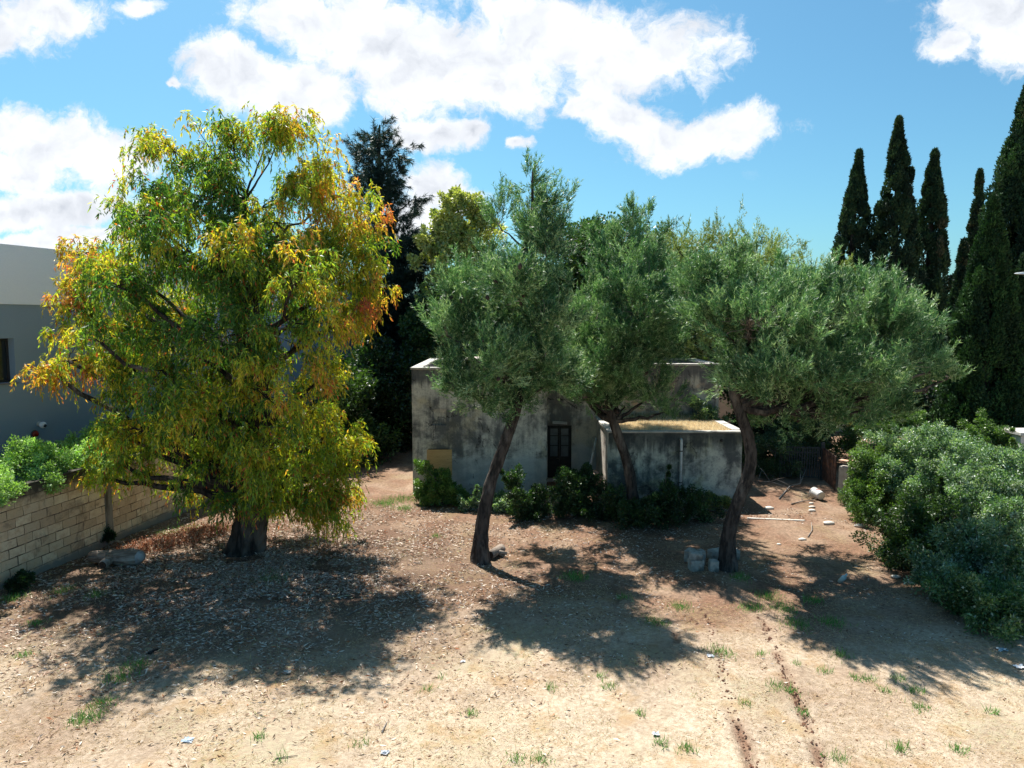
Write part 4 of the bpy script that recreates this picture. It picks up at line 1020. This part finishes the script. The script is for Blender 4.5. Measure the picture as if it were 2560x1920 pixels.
for (lab, x, Y, lob) in [
    ('dark bush below the plain stretch of wall, left of the door', 1150, 26.6, [(1150,1085,40,34),(1190,1075,36,34),(1113,1060,12,44),(1140,1108,44,22)]),
    ('dark leafy bush in front of the double door', 1235, 26.8, [(1225,1060,36,40),(1262,1045,30,36),(1240,1098,44,28)]),
    ('dark bush between the door and the annex corner', 1300, 26.3, [(1300,1080,38,36),(1330,1095,34,30),(1290,1110,40,20)]),
    ('dark bush at the foot of the middle pine trunk', 1400, 25.2, [(1350,1110,34,22),(1385,1100,40,30),(1430,1085,38,36),(1400,1118,50,18)]),
    ('dark bush at the foot of the annex wall beside the downpipe', 1480, 25.9, [(1470,1092,40,34),(1520,1100,38,30),(1495,1116,46,18)])]:
    shrub(lab, x, 1125, Y, [lb(a, b, Y, c_, e_, .8) for (a, b, c_, e_) in lob], evd, SKS, .26, group=GH)
shrub('yellowish weedy bush at the annex corner next to the bow-trunked pine', 1545, 1110, 27.6, [lb(1545,1085,27.6,26,16,.4,.8),lb(1530,1100,27.5,22,14,.4)], clump_cols([(.26,.28,.1),(.15,.2,.06)],[2,2],.2), SKS, .2, group=GH)
shrub('light green shrub growing on the annex roof by the farmhouse wall', 1530, 960, 31.8, [lb(1530,910,31.9,30,30,.5,.9),lb(1510,890,31.9,18,26,.4,.7)], clump_cols([(.12,.19,.09),(.16,.23,.12)],[2,2],.2), SKS, .26, group=GH)
# evergreen bushes right of the annex
shrub('wide dark bush hugging the path right of the annex', 1670, 1030, 33.5, [lb(1660,960,34,50,40,1.2),lb(1700,990,33.5,50,40,1.2),lb(1650,1010,33.5,40,30,1),lb(1720,940,34.5,45,40,1.2)], clump_cols([(.07,.12,.05),(.05,.09,.035),(.11,.15,.08)],[3,2,1],.25), dict(nl=260, L=.1, Wd=.05), .42, group='bushes by the path')
shrub('dark bush just behind the iron gate', 1800, 1010, 36, [lb(1770,960,36,40,26,1.2),lb(1840,960,36,50,30,1.2)], ev2, dict(nl=220, L=.12, Wd=.06), .45, group='bushes by the path')
# hedge on the boundary wall
hl = []
for i in range(17):
    s = 3.2 + i*.85
    c_ = w0 + wd*s + Vector((-wd.y*1.0, wd.x*1.0, 0))*1.0; hl.append((Vector((c_.x, c_.y, 2.85 + .02*i + .12*math.sin(i*1.7) )), (.8, .9, .50), 1.0))
    if i % 2 == 0 and i < 8:
        c_ = w0 + wd*s; hl.append((Vector((c_.x, c_.y, 2.78)), (.45, .4, .26), 1.0))
cb = w0 + wd*9 + Vector((-wd.y, wd.x, 0))*1.3; cb.z = -.1
tree('hedge', 'bright green hedge spilling over the block wall below the grey house', 'hedge', [cb, cb+Vector((0,0,1.4)), cb+Vector((0,0,2.6))], [.08,.06,.04], hl, style_broad, clump_cols([(.30,.48,.14),(.40,.58,.26),(.18,.32,.08)],[3,3,1.2],.25), bark=M_TWIGP, lm=M_BUSH, dens=3.6, cr=.3, gap=.36, gs=1.8, fork=.1, sk=dict(nl=260, L=.085, Wd=.045), twig=M_TWIGP, twigk=.4, sides=6)
# small ferns at the wall foot
for (lab, x, y) in [('dark leafy weed at the foot of the block wall beside the pillar', 262, 1365), ('small dark weed at the near end of the block wall', 45, 1480)]:
    q_ = gpt(x, y)
    shrub(lab, x/K, y/K, q_.y, [(Vector((q_.x, q_.y, .3)), (.32,.25,.28), 1.0)], ev, SKS, .14, name='weed', group='weeds at the wall foot', cat='weed', stem=.02)

# far wood closing the horizon
n = 60000
Cx = rng.uniform(-150, 150, 420); Cy = rng.uniform(75, 120, 420); Cz = rng.uniform(1, 5.2, 420)
ci = rng.integers(0, 420, n); o_ = rdir(n)
P0 = np.stack([Cx[ci], Cy[ci], Cz[ci]], -1) + o_*np.array([4.5, 3, 2.4])*rng.uniform(.5, 1, (n,1))
P0[:, 2] = np.maximum(P0[:, 2], .2)
V, Fc = kites(P0, o_ + rdir(n), 1.0, .7, .1)
tag(link('far_wood', npmesh('far_wood', V, Fc, 4, pick([(.05,.09,.03),(.08,.12,.04),(.035,.065,.025)], [2,1,2], n)), M_BUSH), kind='stuff')

# ================================================================== THINGS ON THE GROUND
# fallen log with a stub
lg = gpt(290, 1415)
log = empty('log', (lg.x, lg.y, lg.z)); tag(log, 'cut grey log with a short branch stub lying by the block wall', 'log')
q = MB()
q.tube([(-.82,.12,.20),(-.6,.10,.21),(-.2,.04,.22),(.2,0,.23),(.5,-.03,.24),(.75,-.06,.24)], [.17,.19,.21,.25,.27,.22], 14, True, .12)
q.tube([(-.05,0,.24),(-.08,-.28,.20),(-.10,-.52,.16)], [.19,.14,.13], 12, True, .06)
LB = mat2('weathered_log', (.30,.25,.21), (.16,.125,.10), 5, .95, .1, .8, 12, .03, 6, (.42,.38,.34), 2, stretch=(.3,2,2))
q.build('bark', LB, log, True)
CW = mat2('cut_wood_dark', (.06,.045,.035), (.03,.022,.018), 20, .9)
q = MB(); q.tube([(-.10,-.52,.16),(-.102,-.535,.158)], [.115,.11], 12); q.build('cut_end', CW, log)
q = MB(); q.tube([(.75,-.06,.24),(.80,-.07,.24),(.90,-.09,.20)], [.225,.20,.08], 12, True, .15); q.build('root_end', mat2('bleached_wood', (.42,.42,.42),(.26,.26,.27),4,.9), log, True)
# second cut log behind the first pine
b_ = gpt(1232, 1392); lo2 = empty('log', b_); tag(lo2, 'short pale log lying behind the foot of the bent pine', 'log')
q = MB(); q.tube([(-.08,-.2,.16),(.1,.12,.17),(.28,.4,.18)], [.14,.14,.15], 12, True, .06); q.tube([(.1,.1,.17),(.45,.02,.14)], [.08,.05], 8, True, .05); q.build('bark', LB, lo2, True)
q = MB(); q.tube([(-.08,-.2,.16),(-.087,-.212,.16)], [.125,.12], 12); q.build('cut_end', CW, lo2)

# stone blocks by the third pine
ST = mat2('tuff_block', (.40,.38,.34), (.27,.26,.235), 5, .95, .1, .9, 18, .04, 6, (.13,.13,.12), 2)
def stone(label, px, py, sx_, sy_, sz_, rz, z=0.0, tilt=(0,0), dy=0):
    b = gpt(px, py); o = empty('stone_block', (b.x, b.y + dy, b.z + z - .02), rz); o.rotation_euler = (tilt[0], tilt[1], rz)
    bpy.data.objects.remove(o)
    nseg = 5; q = MB()
    # a worn block: subdivided box with roughened, rounded faces
    vs = []; idx_ = {}
    fs = []
    def vid(i, j, k):
        if (i, j, k) in idx_: return idx_[(i, j, k)]
        x_, y_, z_ = i/nseg*2-1, j/nseg*2-1, k/nseg*2-1
        p_ = Vector((x_, y_, z_)); l4 = (abs(x_)**9 + abs(y_)**9 + abs(z_)**9)**(1/9)
        p_ = p_ / l4 * (1 + random.uniform(-.05, .04))
        vs.append((p_.x*sx_/2, p_.y*sy_/2, (p_.z+1)*sz_/2)); idx_[(i, j, k)] = len(vs)-1
        return idx_[(i, j, k)]
    for a in range(nseg):
        for b2 in range(nseg):
            fs.append((vid(a,b2,0), vid(a,b2+1,0), vid(a+1,b2+1,0), vid(a+1,b2,0))); fs.append((vid(a,b2,nseg), vid(a+1,b2,nseg), vid(a+1,b2+1,nseg), vid(a,b2+1,nseg)))
            fs.append((vid(a,0,b2), vid(a+1,0,b2), vid(a+1,0,b2+1), vid(a,0,b2+1))); fs.append((vid(a,nseg,b2), vid(a,nseg,b2+1), vid(a+1,nseg,b2+1), vid(a+1,nseg,b2)))
            fs.append((vid(0,a,b2), vid(0,a,b2+1), vid(0,a+1,b2+1), vid(0,a+1,b2))); fs.append((vid(nseg,a,b2), vid(nseg,a+1,b2), vid(nseg,a+1,b2+1), vid(nseg,a,b2+1)))
    q.add(vs, fs); o = q.build('stone_block', ST)
    o.location = (b.x, b.y + dy, b.z + z - .02); o.rotation_euler = (tilt[0], tilt[1], rz)
    tag(o, label, 'stone block', 'stone blocks by the bow-trunked pine')
stone('largest grey stone block of the pile, upright at its left', 1739, 1424, .42, .34, .36, .25)
stone('rough grey stone lying on top of the largest block', 1738, 1424, .40, .32, .22, -.15, .345, (.05,.08))
stone('weathered block leaning behind the largest one', 1728, 1408, .34, .30, .42, .9, 0, (.1,-.15), .15)
stone('small upright block in the gap right of the largest one', 1754, 1412, .20, .3, .46, .1, 0, (0,.03), .1)
stone('grey block with a flat top standing left of the pine trunk', 1783, 1426, .28, .30, .34, -.05, 0, (.0,.03))
stone('flat block lying behind the pine trunk', 1795, 1402, .5, .32, .30, .3, 0, (.1,.0), .25)
stone('grey block peeping out right of the pine trunk', 1836, 1399, .36, .30, .30, -.4, 0, (.05,.1), .1)

# white tub on its side
bk = gpt(2048, 1250)
tub = empty('tub', (bk.x, bk.y, bk.z)); tag(tub, 'white plastic tub lying on its side near the iron gate', 'tub')
PW = mat2('white_tub_plastic', (.72,.71,.69), (.62,.61,.60), 6, .45, .4, .05)
axv = Vector((-.28, .95, .12)).normalized()
c0 = Vector((.05, -.15, .235))
tub.scale = (.85,)*3
q = MB(); q.tube([c0, c0+axv*.10, c0+axv*.45, c0+axv*.55], [.20,.215,.235,.24], 24); q.build('body', PW, tub, True)
q = MB(); q.tube([c0+axv*.552, c0+axv*.60], [.25,.25], 24); q.build('rim', PW, tub, True)
q = MB(); q.tube([c0-axv*.012, c0-axv*.002], [.185,.195], 24); q.build('bottom_disc', mat2('cream_plastic', (.70,.68,.6),(.62,.6,.54),5,.5), tub)
q = MB()
for a in np.linspace(.2, 2.4, 8):
    pass
sd_ = axv.cross(Vector((0,0,1))).normalized(); up_ = sd_.cross(axv)
pts = []
for k in range(7):
    a = R(60 + k*10)
    pts.append((c0 + axv*.22 + (sd_*math.cos(a)+up_*math.sin(a))*.232, c0 + axv*.34 + (sd_*math.cos(a)+up_*math.sin(a))*.237))
vs = [x for pr_ in pts for x in pr_]; q.add(vs, [(2*i, 2*i+1, 2*i+3, 2*i+2) for i in range(6)]); q.build('sticker', mat2('faded_red_print', (.62,.28,.24),(.68,.5,.46),30,.5), tub)

# fallen sticks and dead branches
def stick(label, pts, r0, side=(), m=LB, name='fallen_branch'):
    pts = [gpt(x, y) + Vector((0, 0, z)) for (x, y, z) in pts]
    o = MB(); o.tube([p_ - pts[0] for p_ in pts], [r0*(1-.6*i/(len(pts)-1)) for i in range(len(pts))], 7, True, .2)
    for (i, dx, dy_, dz) in side:
        a = pts[i] - pts[0]; o.tube([a, a+Vector((dx*.5,dy_*.5,dz*.6)), a+Vector((dx,dy_,dz))], [r0*.55,r0*.4,r0*.15], 5, True, .2)
    ob = o.build(name, m, None, True); ob.location = pts[0]; tag(ob, label, 'fallen branch', 'dead branches on the ground')
GW = mat2('grey_dead_wood', (.34,.31,.28), (.22,.19,.17), 6, .95, .1, .4)
stick('forked stick on the sunlit path just in front of the white tub', [(1978,1263,.03),(2005,1258,.05),(2030,1256,.06),(2046,1250,.08)], .03, [(1,.1,.3,.25)])
stick('bare grey branch in the shade near the iron gate', [(1948,1250,.04),(1975,1222,.1),(2000,1215,.1),(2015,1196,.5)], .035, [(1,-.7,.2,.3),(2,.3,.7,.5)], GW)
stick('tangled dead branch beside the annex in the shade', [(1895,1212,.1),(1925,1218,.2),(1960,1222,.1)], .025, [(0,.5,.9,.5),(1,.5,-.5,.3),(1,-.3,.9,.6)], GW)
stick('long thin twig at the right rim of the big tree shadow', [(868,1540,.02),(905,1525,.04),(940,1512,.04),(955,1497,.07)], .018)
stick('short thick stick in the middle of the big tree shadow', [(372,1640,.04),(385,1633,.05),(402,1627,.04)], .04, (), M_BARK2)
stick('pale straight stick on the straw at the front, left of centre', [(955,1830,.01),(962,1815,.02),(968,1803,.01)], .018, (), GW)
stick('thin dark twig at the very front left of centre', [(690,1899,.01),(720,1896,.02),(745,1892,.02)], .011)
stick('grey stick among the rubble below the green open shrub', [(2020,1345,.02),(2030,1330,.05),(2028,1315,.1)], .02, (), GW)

# litter: bottle, scraps, pebbles
b_ = gpt(2097, 1452)
bt_ = MB(); bt_.tube([(0,0,.05),(0,.02,.30),(0,.03,.36),(0,.035,.42)], [.07,.07,.03,.03], 12)
o = bt_.build('plastic_bottle', mat2('pale_blue_plastic', (.45,.62,.66),(.5,.68,.7),4,.2,.6,.05), None, True); o.location = b_; o.rotation_euler = (.7,.3,0); tag(o, 'pale blue plastic bottle in the shade before the right-hand shrubs', 'bottle')
def scrap(label, px, py, s, col=(.72,.72,.73), nm='paper_scrap'):
    b = gpt(px, py); q = MB(); k = 5
    vs = [Vector(((i/k-.5)*s*random.uniform(.8,1.2), (j/k-.5)*s*.8*random.uniform(.8,1.2), random.uniform(.01,.05))) for j in range(k+1) for i in range(k+1)]
    q.add(vs, [(j*(k+1)+i, j*(k+1)+i+1, (j+1)*(k+1)+i+1, (j+1)*(k+1)+i) for j in range(k) for i in range(k)])
    o = q.build(nm, mat2('scrap', col, tuple(c*.85 for c in col), 5, .5, .3, .05)); o.location = b
    so_ = o.modifiers.new('thick', 'SOLIDIFY'); so_.thickness = .003
    tag(o, label, 'litter', 'scraps of litter on the ground')
scrap('crumpled bluish wrapper on the straw at the front left', 470, 1851, .17, (.5,.6,.7))
scrap('small white scrap beside the left-hand rut', 1776, 1645, .14)
scrap('white scrap near the foremost straw, between the two front tufts', 1640, 1835, .12)
scrap('pale grey scrap low at the front, right of the pale stick', 962, 1883, .14, (.5,.52,.55))
scrap('large pale leaf-like scrap inside the big tree shadow', 717, 1682, .16, (.5,.46,.4))
scrap('whitish scrap at the edge of the pine shadow', 1157, 1650, .11)
scrap('white scrap at the foot of the foremost right shrub', 2548, 1672, .2)
scrap('blue-grey crushed packet under the foremost right shrub', 2505, 1628, .2, (.35,.45,.5))
PEB = mat2('white_limestone', (.66,.62,.56), (.5,.46,.4), 5, .9, .1, .5)
def pebble(label, px, py, s, g_='white stones along the path'):
    b = gpt(px, py); q = MB()
    rings = [(-.4,.6),(-.1,.95),(.25,.9),(.5,.5)]
    q.tube([(0,0,z*s) for z, r in rings], [r*s for z, r in rings], 9, True, .3)
    o = q.build('stone', PEB, None, True); o.location = b + Vector((0,0,s*.2)); o.scale = (1.2, .8, .8); tag(o, label, 'stone', g_)
for args in [('white stone at the tip of the annex shadow', 1922, 1272, .17), ('topmost of three white stones in a line below the tub', 2028, 1262, .09), ('middle of three white stones in a line below the tub', 2030, 1270, .11), ('lowest of three white stones in a line below the tub', 2030, 1279, .13),
             ('flat white stone alone in the middle of the sunny path', 2006, 1352, .12), ('tiny white stone left of the flat one on the path', 1947, 1362, .07), ('grey-white rock before the green open shrub', 2072, 1312, .18), ('rock half under the shrub stems behind the rubble', 2148, 1318, .16),
             ('pale stone on the rubble bank below the dark shrub', 2240, 1440, .12), ('second pale stone on the rubble bank, nearer the shrub', 2280, 1450, .10)]: pebble(*args)
# kerb line across the path
ka = G(1868, 1298); kb2 = G(2012, 1304)
q = MB(); dv = (kb2-ka); ang_ = math.atan2(dv.y, dv.x)
q.box(0, dv.length, -.05, .05, -.1, .06, Matrix.Translation(ka) @ Matrix.Rotation(ang_, 4, 'Z'))
tag(q.build('path_kerb', PEB, None, bevel=.01), kind='structure')

# iron gate (two leaves) and rubble wall
RU = mat2('rusty_iron', (.10,.05,.035), (.045,.03,.027), 7, .8, .3, .4, c3=(.2,.09,.05), s3=3)
RU2 = mat2('dark_painted_iron', (.05,.055,.06), (.08,.085,.09), 7, .6, .3, .3)
def leaf(label, a, b, h, m):
    L_ = (b-a).length; an_ = math.atan2(b.y-a.y, b.x-a.x)
    root = empty('gate_leaf', (a.x, a.y, 0), an_); tag(root, label, 'gate', 'leaves of the iron gate')
    q = MB(); q.box(0,.05,-.025,.025,.05,h); q.box(L_-.05,L_,-.025,.025,.05,h); q.box(.05,L_-.05,-.02,.02,.10,.15); q.box(.05,L_-.05,-.02,.02,h-.28,h-.23); q.box(.05,L_-.05,-.02,.02,h-.05,h-.002); q.build('frame', m, root)
    n_ = int((L_-.1)/.11)
    for i in range(n_):
        x_ = .05 + (i+.5)*(L_-.1)/n_
        q = MB(); q.box(x_-.028, x_+.028, -.034, -.021, .12, h+.03*((i*7)%3)/2); q.build('slat', m, root)
gA = G(2055, 1200); gB = G(2087, 1229); gC = gA + Vector((-1.9, .35, 0))
leaf('rusty brown gate leaf swung open towards the camera', gA, gB, 1.55, RU)
leaf('dark grey gate leaf on the left, in deep shade', gC, gA + Vector((-.14,.02,0)), 1.55, RU2)
q = MB(); q.box(gA.x-.09, gA.x+.05, gA.y-.07, gA.y+.07, -.1, 1.8); tag(q.build('gate_post', RU2), 'dark square post between the two gate leaves', 'gate post')
rw = empty('rubble_wall', (gB.x+.25, gB.y+.1, 0)); tag(rw, 'low whitewashed rubble wall with tiles on top right of the gate', 'wall')
RW = mat2('flaking_whitewash', (.60,.56,.50), (.45,.41,.36), 3, .95, .1, .7, 10, .04, 6, (.25,.22,.19), 1.5)
q = MB(); q.tube([(0,0,.0)]*1+[(.001,0,.0)], .001, 3)
q = MB()
for i in range(9):
    a = i*.75; q.box(a, a+.74, -.2+random.uniform(-.02,.02), .2+random.uniform(-.02,.02), -.1, 1.25+random.uniform(-.14,.1), Matrix.Rotation(R(-48), 4, 'Z'))
q.build('masonry', RW, rw, bevel=.04)
q = MB()
for i in range(16):
    a = i*.42; q.box(a, a+.36, -.2, .12, 1.37, 1.42, Matrix.Rotation(R(-48), 4, 'Z') @ Matrix.Translation((0,0,random.uniform(-.02,.03))) @ Matrix.Rotation(random.uniform(-.06,.06), 4, 'X'))
q.build('cap_tile', mat2('old_tile', (.46,.24,.15), (.55,.42,.33), 3, .9), rw)

# distant pale wall, hut, street lamp
q = MB(); fwal = empty('estate_wall', (0,0,0)); tag(fwal, 'long pale beige wall glimpsed between cypress trunks and pines', 'wall')
q.box(13, 52, 47.5, 47.8, -.2, 3.0); q.build('render', mat2('beige_render', (.58,.50,.43),(.50,.43,.37),2,.9), fwal)
q = MB(); q.box(12.95, 52.05, 47.44, 47.86, 3.0, 3.08); q.build('coping', COPE, fwal)
hut = empty('hut', (0,0,0)); tag(hut, 'small white hut with a slatted shutter at the right edge', 'hut')
HX = P(2552, 1100, 27.5).x
q = MB(); wallface(q, HX, HX+4, 27.5, .25, -.2, 3.0, [(HX+.32, HX+.62, 1.5, 2.5)]); q.box(HX, HX+.25, 27.75, 28.6, -.2, 3.0); q.box(HX+3.75, HX+4, 27.75, 28.6, -.2, 3.0); q.build('wall', mat2('white_render', (.62,.60,.56),(.54,.52,.48),3,.9), hut)
q = MB(); q.box(HX-.08, HX+4.1, 27.4, 28.7, 3.0, 3.12); q.build('roof', COPE, hut, bevel=.01)
q = MB()
for k in range(12): q.box(HX+.325, HX+.615, 27.53, 27.56, 1.51+k*.082, 1.57+k*.082, None)
q.box(HX+.322, HX+.618, 27.565, 27.60, 1.505, 2.495)
q.build('shutter', mat2('grey_blue_shutter', (.22,.27,.30),(.18,.22,.25),4,.6), hut)
lt = P(2536, 684, 28)
lp = empty('street_lamp', (lt.x+1.9, 28, 0)); tag(lp, 'pale street lamp head poking in from the right edge before the giant cypress', 'street lamp')
GM = mat2('galvanised_steel', (.45,.46,.47),(.38,.39,.4),5,.45,.4,.05,metal=.6)
q = MB(); q.tube([(0,0,0),(0,0,4.5),(0,0,lt.z-.15)], [.09,.07,.05], 12); q.build('pole', GM, lp, True)
q = MB(); q.tube([(0,0,lt.z-.16),(-.2,0,lt.z-.02),(-.9,0,lt.z+.03),(-1.25,0,lt.z+.02)], .03, 8); q.build('arm', GM, lp, True)
q = MB(); vs = []
for (x_, w_, h0, h1) in [(-1.15,.05,-.03,.05),(-1.3,.13,-.04,.07),(-1.6,.15,-.035,.06),(-1.8,.11,-.02,.035),(-1.9,.03,-.005,.01)]:
    vs += [(x_,-w_,lt.z+h0),(x_,w_,lt.z+h0),(x_,w_*.6,lt.z+h1),(x_,-w_*.6,lt.z+h1)]
fs = [(3,2,1,0),(16,17,18,19)]
for i in range(4):
    for k in range(4): fs.append((i*4+k, i*4+(k+1)%4, (i+1)*4+(k+1)%4, (i+1)*4+k))
q.add(vs, fs); q.build('lamp_head', mat2('pale_lamp_paint', (.6,.62,.63),(.55,.57,.58),5,.4), lp, bevel=.01)
